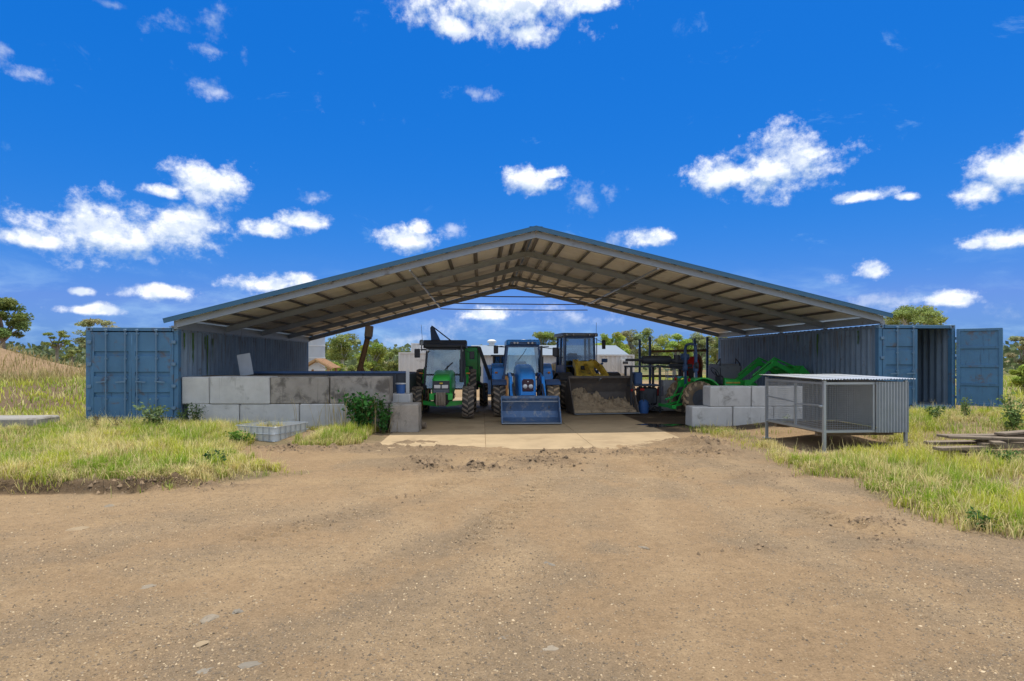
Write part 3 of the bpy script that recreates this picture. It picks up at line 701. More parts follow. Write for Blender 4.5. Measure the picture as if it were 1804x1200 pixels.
def mirror(par, p, w, h, arm, mat=None):
    o = MB().bx(p, (w, .05, h), bev=.02).build('mirror', mat or M_black, par)
    MB().tube([arm, ((arm[0]+p[0])/2, arm[1], p[2]+h*.45), (p[0], p[1]+.03, p[2]+h*.3)], .012, 6).build('mirror_arm', M_black, o)
def steering(par, p, r=.19, tilt=.6):
    mb = MB(); pts = [(p[0]+r*math.cos(t), p[1]+r*math.sin(t)*math.cos(tilt), p[2]+r*math.sin(t)*math.sin(tilt)) for t in [2*math.pi*k/16 for k in range(17)]]
    mb.tube(pts, .015, 6); mb.beam((p[0]-r, p[1], p[2]), (p[0]+r, p[1], p[2]), .03, .01); mb.tube([p, (p[0], p[1]-.22, p[2]-.35)], .025, 6)
    return mb.build('steering_wheel', M_black, par)
def seat(par, p):
    mb = MB(); mb.bx((p[0], p[1], p[2]), (.5, .46, .12), bev=.04).bx((p[0], p[1]+.26, p[2]+.32), (.46, .12, .6), (-.15, 0, 0), .05).bx((p[0], p[1], p[2]-.2), (.3, .3, .3)); mb.build('seat', M_seat, par)
def cab(par, y0, y1, hw0, hw1, z0, zg, z1, frame, roofm, glass, roof_h=.22, roof_ov=.1, slant=.10, lower=.0, roof_hw=None):
    """glazed cab: pillars, panes, roof"""
    fr = lambda x, y, z: (x*(hw0+(hw1-hw0)*(z-z0)/(z1-z0)), y, z)
    pil = [(-1, y0, y0+slant), (1, y0, y0+slant), (-1, (y0+y1)/2+.05, (y0+y1)/2+.05), (1, (y0+y1)/2+.05, (y0+y1)/2+.05), (-1, y1, y1-.05), (1, y1, y1-.05)]
    for sx, ya, yb in pil:
        MB().beam((sx*hw0, ya, z0), (sx*hw1, yb, z1), .075, .075, (0, 1, 0)).build('pillar', frame, par)
    for z, hw, yo in ((zg, hw0+(hw1-hw0)*(zg-z0)/(z1-z0), slant*(zg-z0)/(z1-z0)), (z1-.02, hw1, slant)):
        mb = MB(); mb.beam((-hw, y0+yo, z), (hw, y0+yo, z), .06, .06); mb.beam((-hw, y1-.02, z), (hw, y1-.02, z), .06, .06)
        for sx in (-1, 1): mb.beam((sx*hw, y0+yo, z), (sx*hw, y1-.02, z), .055, .055)
        mb.build('cab_rail', frame, par)
    def pane(p, name='window_pane'):
        a, b, c, d = [Vector(q) for q in p]; n = (b-a).cross(d-a).normalized()*.006
        MB().add([a-n, b-n, c-n, d-n, a+n, b+n, c+n, d+n], [(0, 1, 2, 3), (7, 6, 5, 4), (0, 4, 5, 1), (1, 5, 6, 2), (2, 6, 7, 3), (3, 7, 4, 0)]).build(name, glass, par, smooth=0)
    f = lambda z: (hw0+(hw1-hw0)*(z-z0)/(z1-z0)-.03, y0+slant*(z-z0)/(z1-z0))
    (a, ya), (b, yb) = f(zg+.03), f(z1-.04)
    pane([(-a, ya, zg+.03), (a, ya, zg+.03), (b, yb, z1-.04), (-b, yb, z1-.04)], 'windscreen')
    if lower:
        (c, yc), (d, yd) = f(z0+.04), f(zg-.03)
        for sx in (-1, 1): pane([(sx*lower, yc, z0+.04), (sx*c, yc, z0+.04), (sx*d, yd, zg-.03), (sx*lower, yd, zg-.03)])
    pane([(-a, y1, zg+.03), (a, y1, zg+.03), (b, y1-.05, z1-.04), (-b, y1-.05, z1-.04)], 'rear_window')
    for sx in (-1, 1):
        A, B = sx*(a+.03), sx*(b+.03); ym = (y0+y1)/2+.05
        pane([(A, ya+.05, zg+.03), (A, ym-.05, zg+.03), (B, ym-.05, z1-.05), (B, yb+.05, z1-.05)], 'side_window'); pane([(A, ym+.05, zg+.03), (A, y1-.05, zg+.03), (B, y1-.1, z1-.05), (B, ym+.05, z1-.05)], 'side_window')
        MB().beam((sx*(hw0+.005), y0+.06, (z0+zg)/2), (sx*(hw0+.005), y1-.05, (z0+zg)/2), .03, zg-z0-.06).build('door_panel', frame, par)
    rw = roof_hw or hw1+roof_ov
    mb = MB(); mb.loft([[(p[0], p[1], p[2]) for p in ring(y, rw-e, rw-e, z1+.01+e2, z1+roof_h-e*.6, .35)] for y, e, e2 in ((y0+slant-.16, .07, .05), (y0+slant-.12, .02, .01), (y0+slant, 0, 0), (y1, 0, 0), (y1+.1, .06, .03))])
    return mb.build('cab_roof', roofm, par, smooth=30)
def bucket(par, w, prof, mat, y0, side=.025, lip=.02, teeth=False, name='bucket'):
    """prof: list of (y, z) from the cutting edge round the back to the top lip"""
    th = .025; inner = prof; c = (sum(p[0] for p in prof)/len(prof)-.3, sum(p[1] for p in prof)/len(prof)+.3)
    outer = []
    for (y, z) in prof:
        dy, dz = y-prof[0][0]*.7-prof[-1][0]*.3, z-(prof[0][1]+prof[-1][1])/2; L = math.hypot(dy, dz) or 1; outer.append((y+dy/L*th, z+dz/L*th))
    mb = MB()
    for k in range(len(prof)-1): mb.prism([inner[k], inner[k+1], outer[k+1], outer[k]], 0, -w/2, w/2)
    b = mb.build(name, mat, par, (0, y0, 0), smooth=30)
    for sx in (-1, 1): MB().prism([(y, z) for y, z in outer], 0, sx*w/2-side*.5, sx*w/2+side*.5).build('side_plate', mat, b)
    MB().beam((-w/2, prof[0][0]-.04, prof[0][1]+.005), (w/2, prof[0][0]-.04, prof[0][1]+.005), .16, .022).build('cutting_edge', M_steel, b)
    MB().beam((-w/2, prof[-1][0]-.0, prof[-1][1]-.03), (w/2, prof[-1][0], prof[-1][1]-.03), .06, .08).build('top_lip', mat, b)
    return b
# ---------------------------------------------------------------- green cab tractor
def green_tractor():
    p = G(778, 741); t = thing('tractor', 'green cab tractor with black roof parked between the left wall and blue tractor', 'tractor', (p.x, p.y+.55, .024))
    for sx in (-1, 1):
        tyre(t, (sx*.87, 0, .545), .545, .40, .30, M_tyre, M_yellow, 17, -.0, .04); tyre(t, (sx*.90, 2.35, .82), .82, .46, .46, M_tyre, M_yellow, 20, 0, .045)
    MB().bx((0, .6, .78), (.5, 2.6, .5), bev=.06).bx((0, -.35, .62), (.38, .5, .3), bev=.04).bx((0, 2.2, .75), (.55, 1.2, .6), bev=.06).build('chassis', M_dark, t)
    mb = MB()
    for sx in (-1, 1): mb.loft([[(sx*.12, -.1, .40), (sx*.12, .12, .40), (sx*.12, .12, .60), (sx*.12, -.1, .60)], [(sx*.40, -.09, .43), (sx*.40, .1, .43), (sx*.40, .1, .57), (sx*.40, -.09, .57)], [(sx*.66, -.07, .47), (sx*.66, .07, .47), (sx*.66, .07, .60), (sx*.66, -.07, .60)]])
    mb.build('front_axle', M_green, t)
    mb = MB(); mb.loft([ring(-.78, .27, .24, .86, 1.30, .5), ring(-.70, .31, .29, .84, 1.42, .45), ring(-.3, .33, .32, .84, 1.50, .4), ring(.4, .35, .34, .86, 1.58, .35), ring(1.0, .37, .36, .88, 1.62, .35)]); mb.build('hood', M_green, t, smooth=50)
    g = MB().bx((0, -.795, 1.10), (.56, .03, .40), bev=.012).build('grille', M_black, t)
    for z in (.93, .965, 1.0): MB().beam((-.25, -.815, z), (.25, -.815, z), .012, .012).build('grille_bar', M_steel, g)
    for sx in (-1, 1): MB().bx((sx*.125, -.82, 1.11), (.21, .03, .115), bev=.012).build('headlight', M_lamp, g)
    MB().bx((0, -.818, 1.22), (.11, .02, .05), bev=.01).build('badge', M_yellow, g)
    for i in range(6): MB().bx(((i-2.5)*.052, -.92, .72), (.045, .34, .42), bev=.015).build('front_weight', M_bucketd, t)
    for sx in (-1, 1):
        MB().bx((sx*.30, -.80, .78), (.16, .08, .22), bev=.01).build('weight_bracket', M_green, t)
        arc_fender(t, sx*.64, sx*.84, 2.35, .82, .90, 20, 150, M_green, .03, 'rear_fender')
        MB().prism([(1.36, .75), (1.52, .75), (1.62, 1.42), (1.50, 1.45), (1.36, 1.2)], 0, sx*.70, sx*.78).build('fender_side', M_green, t)
        MB().bx((sx*.80, 1.02, .62), (.28, .28, .03)).bx((sx*.80, 1.02, .92), (.28, .28, .03)).bx((sx*.68, 1.02, .78), (.03, .26, .6)).build('step', M_black, t)
        lamp(t, (sx*.62, 1.16, 2.32), .055); MB().bx((sx*.84, 1.12, 1.50), (.14, .05, .05), bev=.01).build('indicator', M_orange, t)
    mir = cab(t, 1.15, 2.75, .74, .64, .92, 1.45, 2.40, M_black, M_black, M_glass, .15, .14, .12, .36)
    mb = MB(); mb.bx((0, 1.2, 2.50), (1.42, .14, .06), bev=.02); mb.build('roof_visor', M_steel, t)
    seat(t, (0, 2.2, 1.25)); steering(t, (0, 1.72, 1.55)); MB().bx((0, 1.38, 1.2), (.4, .25, .55), bev=.04).build('dashboard', M_black, t)
    MB().tube([(.28, 1.10, 1.42), (.1, 1.12, 1.6), (-.02+.1, 1.13, 1.78)], .012, 6).beam((-.05, 1.115, 1.58), (.28, 1.115, 1.90), .01, .025).build('wiper', M_black, t)
    mirror(t, (-.98, 1.1, 2.22), .20, .32, (-.68, 1.2, 2.36)); mirror(t, (.98, 1.1, 2.15), .18, .28, (.68, 1.2, 2.36))
    b = MB().cyl((-.84, 1.25, 2.3), (-.84, 1.25, 2.52), .018, n=6).tube([(-.84, 1.25, 2.34), (-.66, 1.25, 2.34)], .015, 6).build('beacon_pole', M_black, t)
    MB().lathe([(0, .0), (.075, .01), (.08, .05), (.075, .16), (.04, .2), (0, .205)], (-.84, 1.25, 2.51), 2, 14).build('beacon', M_steel, b)
    MB().tube([(-.80, 1.3, 2.5), (-.86, 1.32, 3.25)], .007, 5).build('antenna', M_black, t)
    MB().cyl((.60, 1.0, 1.2), (.60, 1.0, 2.0), .07, n=12).cyl((.60, 1.0, 2.0), (.60, 1.0, 2.5), .04, n=10).build('exhaust', M_dark, t)
    return t
green_tractor()
# ---------------------------------------------------------------- green baler behind it
def baler():
    x, y = plan(800, 24.4); t = thing('round_baler', 'green round baler with raised dark tailgate hitched behind the green cab tractor', 'baler', (x, y, .024))
    mb = MB(); mb.prism([(0, .75), (-.35, 1.3), (-.3, 2.3), (.2, 2.55), (1.1, 2.55), (1.5, 2.0), (1.6, 1.2), (1.2, .7)], 0, -1.0, 1.0); mb.build('chamber', M_dark, t)
    for sx in (-1, 1):
        q = MB().prism([(-.15, .85), (-.3, 1.4), (-.22, 2.25), (.1, 2.52), (.9, 2.56), (1.45, 1.95), (1.55, 1.2), (1.1, .75)], 0, sx*1.0, sx*1.08).build('side_shield', M_green, t)
        MB().bx((sx*1.09, .1, 1.5), (.04, .3, .4), bev=.01).build('access_panel', M_dark, q)
        tyre(t, (sx*1.22, .75, .5), .5, .36, .24, M_tyre, M_yellow, 14)
    MB().bx((.60, -.42, 1.75), (.75, .06, 1.45), bev=.02).build('front_panel', M_green, t)
    MB().prism([(.95, 2.5), (1.1, 2.5), (1.55, 1.2), (1.42, 1.15)], 1, -.5, -.42).build('edge_guard', M_black, t)
    MB().bx((.60, -.48, 1.62), (.36, .06, .2), bev=.02).build('control_box', M_dark, t); MB().bx((.78, -.48, 1.25), (.14, .04, .18), bev=.01).build('label_plate', M_white, t)
    MB().bx((-.35, .1, 2.66), (1.75, 1.1, .24), bev=.03).build('net_box', M_dark, t)
    MB().prism([(-.95, 2.75), (-.55, 2.75), (-.83, 3.32), (-.92, 3.4), (-.99, 3.3)], 1, .1, .16).build('raised_flap', M_bdark, t)
    MB().beam((-.9, .12, 3.36), (-.15, .12, 2.78), .05, .05).build('flap_strut', M_black, t)
    MB().tube([(.95, -.4, 1.1), (1.2, -.5, .95), (1.22, -.5, .55), (1.3, -.52, .35)], [.06, .06, .07, .09], 8).build('drop_chute', M_black, t)
    MB().beam((0, -.3, .55), (0, -1.2, .52), .14, .12).build('drawbar', M_green, t)
    return t
baler()
# ---------------------------------------------------------------- blue tractor with front loader
def blue_tractor():
    p = G(937, 749); t = thing('tractor', 'blue cab tractor with a worn blue front loader bucket on the slab', 'tractor', (p.x, p.y+2.55, .024))
    for sx in (-1, 1):
        tyre(t, (sx*.93, 0, .60), .60, .43, .34, M_tyred if sx > 0 else M_tyre, M_shed, 17, 0, .045, flip=1); tyre(t, (sx*.93, 2.5, .86), .86, .48, .48, M_tyre, M_shed, 20, 0, .045)
        arc_fender(t, sx*.68, sx*1.18, 0, .60, .70, 50, 150, M_bdark, .03, 'front_fender'); arc_fender(t, sx*.66, sx*1.16, 2.5, .86, .98, 25, 150, M_bpaint, .035, 'rear_fender')
        MB().prism([(1.55, 1.15), (1.75, 1.15), (1.72, 1.62), (1.58, 1.66)], 0, sx*.72, sx*1.1).build('fender_front', M_bpaint, t)
        MB().bx((sx*1.0, 1.52, 1.5), (.10, .05, .07), bev=.01).build('indicator', M_orange, t)
        # loader: post, arm, link to the bucket
        q = MB().bx((sx*.52, .75, 1.05), (.10, .22, .95), bev=.02).build('loader_post', M_bdark, t); MB().cyl((sx*.62, .75, 1.45), (sx*.42, .75, 1.45), .06, n=12).build('pivot_pin', M_dark, q)
        a = MB(); a.beam((sx*.55, .75, 1.45), (sx*.55, -.55, 1.32), .10, .15).beam((sx*.55, -.5, 1.36), (sx*.55, -1.35, .42), .10, .15); a.build('loader_arm', M_bpaint, t)
        MB().cyl((sx*.44, .6, .85), (sx*.50, -.5, 1.20), .04, n=10).cyl((sx*.44, .0, 1.03), (sx*.50, -.55, 1.2), .025, n=8).build('lift_cylinder', M_dark, t)
        MB().beam((sx*.50, -.75, 1.16), (sx*.50, -1.6, .75), .05, .05).beam((sx*.62, -1.3, .4), (sx*.62, -1.75, .55), .04, .25).build('bucket_link', M_dark, t)
        MB().tube([(sx*.40, .5, 1.25), (sx*.46, -.4, 1.5), (sx*.45, -.8, 1.0), (sx*.36, -1.0, .5), (sx*.44, -1.5, .55)], .014, 6).build('hydraulic_hose', M_black, t)
    MB().bx((0, .7, .82), (.5, 2.8, .5), bev=.06).bx((0, 0, .58), (1.4, .2, .16), bev=.03).bx((0, 2.4, .8), (.55, 1.2, .6), bev=.06).build('chassis', M_dark, t)
    mb = MB(); mb.loft([ring(-.98, .24, .20, .78, 1.30, .6), ring(-.90, .29, .27, .74, 1.44, .5), ring(-.4, .33, .30, .76, 1.60, .5), ring(.4, .36, .33, .8, 1.74, .5), ring(1.1, .38, .34, .85, 1.82, .5)]); mb.build('hood', M_bpaint, t, smooth=50)
    g = MB().loft([[(-.185, -1.0, .93), (.185, -1.0, .93), (.20, -1.0, 1.28), (.15, -.99, 1.34), (-.15, -.99, 1.34), (-.20, -1.0, 1.28)], [(-.17, -1.03, .95), (.17, -1.03, .95), (.18, -1.02, 1.27), (.14, -1.01, 1.31), (-.14, -1.01, 1.31), (-.18, -1.02, 1.27)]]).build('grille', pm('dark_red_grille', (.055, .02, .03), .5), t, smooth=0)
    for sx in (-1, 1): MB().lathe([(0, -.035), (.05, -.03), (.075, -.01), (.078, .02)], (sx*.095, -1.03, 1.1), 1, 18).build('headlight', M_lamp, g)
    MB().lathe([(0, -.012), (.02, -.01), (.022, .01)], (0, -1.03, 1.26), 1, 12).build('badge', M_lamp, g)
    MB().bx((0, -.99, .70), (.5, .14, .2), bev=.03).build('front_support', M_dark, t); MB().bx((0, -1.07, .70), (.4, .02, .1), bev=.01).build('tow_slot', M_black, t)
    cab(t, 1.2, 2.85, .76, .58, .98, 1.42, 2.52, M_bdark, M_bpaint, M_glass, .22, .06, .14)
    vis = MB().bx((0, 1.2, 2.60), (1.0, .08, .13), bev=.03).build('light_bar', M_bdark, t)
    for x in (-.33, -.22, .18, .33): lamp(vis, (x, 1.13, 2.61), .048)
    seat(t, (0, 2.3, 1.3)); steering(t, (0, 1.8, 1.65)); MB().tube([(-.2, 1.27, 1.95), (.0, 1.26, 2.2), (.12, 1.25, 2.4)], .01, 5).build('wiper', M_black, t)
    mirror(t, (-1.02, 1.05, 2.36), .17, .30, (-.62, 1.25, 2.45)); mirror(t, (1.16, 1.05, 2.28), .17, .32, (.62, 1.25, 2.45))
    for sx in (-1, 1): MB().tube([(sx*.62, 1.25, 2.46), (sx*.95, 1.15, 2.47)], .02, 6).build('light_arm', M_black, t)
    MB().cyl((.66, 1.05, 1.2), (.66, 1.05, 2.1), .075, n=12).cyl((.66, 1.05, 2.1), (.66, 1.05, 2.5), .045, n=10).build('exhaust', M_dark, t)
    b = bucket(t, 1.84, [(-.28, .03), (.28, .05), (.46, .14), (.52, .34), (.42, .82)], M_bucketb, -2.25)
    for sx in (-1, 1):
        MB().prism([(-.15, .03), (-.26, .05), (.30, .8), (.42, .82), (.2, .45)], 0, sx*.90, sx*.935).build('cheek_plate', M_bucketb, b)
    MB().beam((-.9, .36, .66), (.9, .36, .66), .03, .03).build('bucket_rib', M_steel, b)
    return t
blue_tractor()
# ---------------------------------------------------------------- wheel loader
def wheel_loader():
    p = G(1069, 731); th = R(7.5)
    back = Vector((-math.sin(th), math.cos(th), 0)); o = p+back*2.35
    t = thing('wheel_loader', 'big yellow-armed wheel loader with a wide dirt-filled bucket parked right of the blue tractor', 'loader', (o.x, o.y, .024), th)
    for y in (0, 2.75):
        for sx in (-1, 1): tyre(t, (sx*.98, y, .69), .69, .52, .34, M_tyre, M_yellow, 18, 0, .03)
    for sx in (-1, 1):
        arc_fender(t, sx*.70, sx*1.28, 0, .69, .80, 40, 150, M_dark, .035, 'front_fender'); arc_fender(t, sx*.70, sx*1.28, 2.75, .69, .84, 25, 160, M_dark, .035, 'rear_fender')
        # lift arms
        mb = MB(); mb.beam((sx*.42, .45, 1.88), (sx*.50, -.25, 1.62), .10, .24); mb.beam((sx*.50, -.15, 1.68), (sx*.66, -1.02, 1.02), .11, .26); mb.build('lift_arm', M_yellow, t)
        MB().prism([(.6, .7), (.75, 1.95), (.3, 2.0), (.15, .8)], 0, sx*.30-.03, sx*.30+.03).build('tower_plate', M_yellow, t)
        MB().cyl((sx*.44, .1, .8), (sx*.44, -.7, .95), .06, n=10).build('lift_cylinder', M_dark, t)
    MB().beam((0, .5, 1.85), (0, -.35, 1.55), .13, .16).beam((0, -.3, 1.62), (0, -1.15, 1.25), .16, .2).build('tilt_linkage', M_yellow, t)
    MB().bx((-.2, -.25, 1.28), (.36, .35, .3), bev=.05).bx((.22, -.25, 1.28), (.36, .35, .3), bev=.05).bx((0, .3, 1.62), (.78, .1, .62), bev=.02).bx((0, -.72, 1.30), (1.1, .2, .22), bev=.05).build('cross_tube', M_yellow, t)
    MB().bx((-.05, .2, 1.66), (.3, .12, .16), bev=.03).build('valve_block', M_dark, t)
    MB().bx((0, .3, .8), (.7, 1.4, .55), bev=.06).bx((0, 2.2, .95), (.95, 2.6, .75), bev=.08).bx((0, 0, .68), (1.5, .25, .25), bev=.04).build('chassis', M_dark, t)
    mb = MB(); mb.loft([ring(2.0, .62, .6, 1.2, 1.95, .2), ring(3.7, .6, .55, 1.2, 1.85, .25)]); mb.build('engine_hood', M_yellow, t)
    cab(t, .95, 2.3, .66, .62, 1.28, 1.72, 2.95, M_bdark, M_steel, M_glassd, .16, .16, .06)
    MB().bx((0, 1.6, 1.2), (1.35, 1.4, .2), bev=.03).build('cab_base', M_bdark, t)
    for sx in (-.62, -.35, .35, .62): lamp(t, (sx, .78, 3.02), .05)
    seat(t, (0, 1.8, 1.65)); steering(t, (.02, 1.35, 2.0), .22, .9); MB().bx((-.05, 1.15, 1.6), (.5, .2, .5), bev=.05).build('dashboard', M_black, t)
    mirror(t, (1.02, .9, 2.62), .16, .38, (.64, 1.0, 2.9)); mirror(t, (-1.02, .9, 2.28), .22, .36, (-.66, 1.0, 2.2))
    MB().tube([(.72, .9, 1.3), (.78, .85, 1.7), (.95, .8, 1.85)], .05, 8).bx((1.02, .8, 1.95), (.24, .12, .16), bev=.02).build('lamp_bracket', M_bdark, t)
    MB().tube([(.72, 1.0, 2.95), (.73, 1.0, 3.55)], .008, 5).build('antenna', M_black, t)
    for sx in (-1, 1): MB().cyl((sx*.72, .93, 1.75), (sx*.72, .93, 2.9), .02, n=6).build('grab_rail', M_steel, t)
    MB().bx((-.98, 1.35, .95), (.45, .8, .5), bev=.04).bx((-.95, 1.0, .55), (.35, .3, .03)).build('step_tank', M_bdark, t)
    b = bucket(t, 2.46, [(-.35, .03), (.45, .05), (.75, .16), (.92, .42), (.92, .75), (.72, 1.08), (.42, 1.36)], M_bucketi, -2.05, .03)
    MB().beam((0, .36, 1.28), (0, .56, 1.2), .05, .03).build('lip_bracket', M_steel, b)
    # soil load
    nx, ny = 40, 16; vs = []; fs = []
    for j in range(ny):
        for i in range(nx):
            u, w = i/(nx-1), j/(ny-1); x = -1.2+2.4*u; y = -.22+1.08*w
            h = .08+.62*w**1.4*(.75+.4*math.sin(u*5+1))+.20*random.random()*w+.07*math.sin(u*23+w*9)*w
            edge = min(1, u*9, (1-u)*9); vs.append((x, y, .06+max(.0, h*(.75+.25*edge)) if w > 0 else .05))
    for j in range(ny-1):
        for i in range(nx-1): fs.append((j*nx+i, j*nx+i+1, (j+1)*nx+i+1, (j+1)*nx+i))
    MB().add(vs, fs).build('soil_load', M_soil, b, smooth=20, fix=False)
    return t
wheel_loader()
# ---------------------------------------------------------------- small green tractor with roll bar, facing right
def small_tractor():
    th = R(96)       # local -y (front) turned to point right and slightly away; origin at the rear axle
    t = thing('compact_tractor', 'small green tractor with roll bar and raised loader arms behind the right block wall', 'tractor', (7.68, 21.3, .01), th)
    for sx in (-1, 1):
        tyre(t, (sx*.66, 0, .62), .62, .38, .33, M_tyred, M_dark, 14, 0, .05); tyre(t, (sx*.60, -2.05, .40), .40, .27, .2, M_tyred, M_yellow, 14, 0, .03)
        arc_fender(t, sx*.42, sx*.88, -.05, .62, .76, 12, 120, M_green, .05, 'fender')
        MB().prism([(-.72, .75), (-.62, 1.18), (-.1, 1.36), (.3, 1.2), (.34, .9)], 0, sx*.42, sx*.46).build('fender_side', M_green, t)
        mb = MB(); mb.beam((sx*.50, -1.95, 1.12), (sx*.50, -3.02, 1.90), .09, .15).beam((sx*.50, -2.93, 1.93), (sx*.50, -3.75, 1.50), .09, .15).bx((sx*.50, -3.0, 1.88), (.11, .26, .26), (0, 0, 0), .03); mb.build('loader_arm', M_green, t)
        MB().cyl((sx*.50, -2.15, 1.42), (sx*.50, -3.02, 2.08), .032, n=8).build('lift_cylinder', M_green, t); MB().cyl((sx*.50, -3.05, 2.05), (sx*.50, -3.85, 1.72), .032, n=8).build('tilt_cylinder', M_green, t)
        MB().bx((sx*.50, -1.95, .9), (.1, .24, .75), bev=.02).build('loader_mast', M_green, t)
        MB().beam((sx*.3, .35, .45), (sx*.36, 1.0, .30), .06, .07).build('lower_link', M_green, t); MB().beam((sx*.22, .3, 1.12), (sx*.34, .68, .42), .045, .045).build('lift_rod', M_green, t)
        MB().bx((sx*.56, .34, 1.28), (.12, .06, .12), bev=.01).build('tail_light', M_red, t)
    MB().bx((0, -1.0, .62), (.38, 2.4, .4), bev=.05).bx((0, .05, .7), (.6, .7, .6), bev=.05).build('chassis', M_dark, t)
    MB().bx((0, -.75, .80), (.8, .7, .04)).build('platform', M_black, t)
    mb = MB(); mb.loft([ring(-1.18, .30, .28, .75, 1.34, .3), ring(-1.8, .29, .27, .72, 1.28, .3), ring(-2.45, .26, .23, .7, 1.16, .4), ring(-2.6, .22, .17, .72, 1.05, .5)]); hd = mb.build('hood', M_green, t, smooth=50)
    for sx in (-1, 1): MB().bx((sx*.292, -1.5, 1.16), (.014, .55, .05)).build('stripe', M_yellow, hd)
    MB().bx((0, -1.12, 1.25), (.42, .14, .34), bev=.04).build('dashboard', M_black, t)
    seat(t, (0, -.32, 1.08)); steering(t, (0, -.95, 1.55), .2, .9)
    mb = MB()
    for sx in (-1, 1): mb.beam((sx*.43, .02, .8), (sx*.43, .02, 2.3), .085, .085)
    mb.tube([(-.43, .02, 2.28), (-.41, .02, 2.46), (-.30, .02, 2.56), (0, .02, 2.58), (.30, .02, 2.56), (.41, .02, 2.46), (.43, .02, 2.28)], .048, 8)
    for sx in (-1, 1): mb.bx((sx*.43, .02, 1.7), (.15, .15, .24), bev=.02)
    rp_ = mb.build('roll_bar', M_bdark, t)
    for sx in (-1, 1): MB().bx((sx*.43, .072, 1.45), (.06, .02, .16)).build('reflector', M_white, rp_)
    MB().bx((-.56, .05, 1.8), (.2, .12, .22), bev=.04).build('work_light', M_black, t)
    MB().beam((-.55, .98, .33), (.55, .98, .33), .10, .10).beam((0, .35, .8), (0, 1.0, .55), .05, .05).bx((-.65, .98, .33), (.22, .16, .14), bev=.02).build('tow_bar', M_green, t)
    b = bucket(t, 1.75, [(-.36, .02), (.05, .04), (.2, .12), (.24, .28), (.1, .45)], M_green, -4.0); b.location.z = 1.32
    return t
small_tractor()
# ================================================================ things under and behind the shed
def box_thing(name, label, cat, mat, x0, x1, y0, y1, z0, z1, group=None):
    t = thing(name, label, cat, ((x0+x1)/2, y0, z0), 0, group); return t
# dark steel hopper bin behind the left wall, with rusty auger spout
def hopper():
    x0, x1 = plan(430, 19.2)[0], plan(719, 19.2)[0]; y0, y1 = 19.2, 21.4
    t = thing('steel_bin', 'long dark open steel bin with a white end post behind the left block wall', 'bin', ((x0+x1)/2, y0, .01)); w = (x1-x0)/2
    MB().box(-w, w, 0, .05, .15, 1.57).build('front_wall', M_dark, t); MB().box(-w, w, y1-y0-.05, y1-y0, .15, 1.57).build('back_wall', M_dark, t)
    for s in (-1, 1): MB().box(s*w-.03, s*w+.03, .055, y1-y0-.055, .15, 1.55).build('end_wall', M_dark, t)
    MB().box(-w+.04, w-.04, .055, y1-y0-.055, .14, .2).build('floor_plate', M_dark, t)
    MB().box(-w-.02, w+.02, -.05, .08, 1.572, 1.64).build('top_rail', M_bdark, t); MB().box(w-.06, w+.05, -.09, -.052, .0, 1.66).build('end_post', M_white, t)
    for k in range(5): MB().bx((-w+.4+k*(2*w-.8)/4, -.045, .8), (.07, .08, 1.5)).build('stiffener', M_dark, t)
    for sx in (-1, 1):
        for yy in (.15, 2.0): MB().box(sx*(w-.2)-.06, sx*(w-.2)+.06, yy-.06, yy+.06, 0, .15).build('foot', M_dark, t)
hopper()
def auger():
    b = at(633, 656, 22.2); t = thing('auger_spout', 'rusty leaning auger tube with square grey head on splayed legs behind the bin', 'auger', (b.x, b.y, .01))
    tp = at(648, 592, 22.2)-Vector((b.x, b.y, .01)); z0 = 1.5
    d = Vector((tp.x, .05, tp.z)); lo = Vector((-.35, 0, .15))
    MB().tube([lo, lo+(d-lo)*.5, d], .10, 10).build('tube', M_rust, t)
    MB().bx(d+Vector((.03, 0, .18)), (.27, .27, .42), (0, .10, 0), .02).build('head', M_bucketd, t)
    MB().bx(d+Vector((-.0, 0, -.06)), (.24, .24, .1), (0, .2, 0), .02).build('collar', M_dark, t)
    m = lo+(d-lo)*.62
    for q in ((-.55, .5, 0), (.62, .5, 0), (.45, -.5, 0)): MB().beam(m, q, .05, .05).build('leg', M_rust, t)
    MB().bx(lo, (.4, .4, .3), bev=.03).build('boot', M_rust, t)
auger()
def lean_sheet():
    a = at(463, 661, 19.4); mb = MB(); mb.bx((0, 0, .33), (.40, .03, .66), (0, -.16, 0), .004); mb.box(-.3, .3, -.6, .6, -.09, -.0)
    t = thing('sheet_stack', 'pale metal sheet standing on timber boards behind the left block wall', 'sheet', (a.x, 18.35, 0))
    MB().bx((0, 0, 1.87), (.40, .02, .66), (0, -.17, 0), .004).build('sheet', M_galv, t)
    MB().box(-1.8, 2.4, -.35, .35, 1.47, 1.54).build('board', M_wood, t)
    for x in (-1.5, 0, 2.1): MB().box(x-.06, x+.06, -.3, .3, 0, 1.468).build('trestle', M_wood, t)
lean_sheet()
def small_bucket():
    x, y = plan(706, VB+1.2); mb = MB().lathe([(.001, 0), (.12, .0), (.15, .30), (.155, .30), (.14, .29), (.12, .03)], ax=2, n=20); t = mb.build('bucket', M_tankblue, None, (x, y, 1.002))
    tag(t, 'small blue bucket with white rim on the bluish concrete block', 'bucket')
    MB().lathe([(.15, .28), (.165, .285), (.165, .32), (.15, .32)], ax=2, n=20).build('rim', M_white, t)
small_bucket()
def log_piece():
    p = G(742, 757); mb = MB(); mb.tube([(-.14, .05, .10), (0, 0, .11), (.13, -.04, .10)], [.09, .105, .085], 10)
    o = mb.build('log', M_wood, None, (p.x, p.y+.1, .02)); tag(o, 'short rough log lying at the foot of the low end block', 'log')
log_piece()
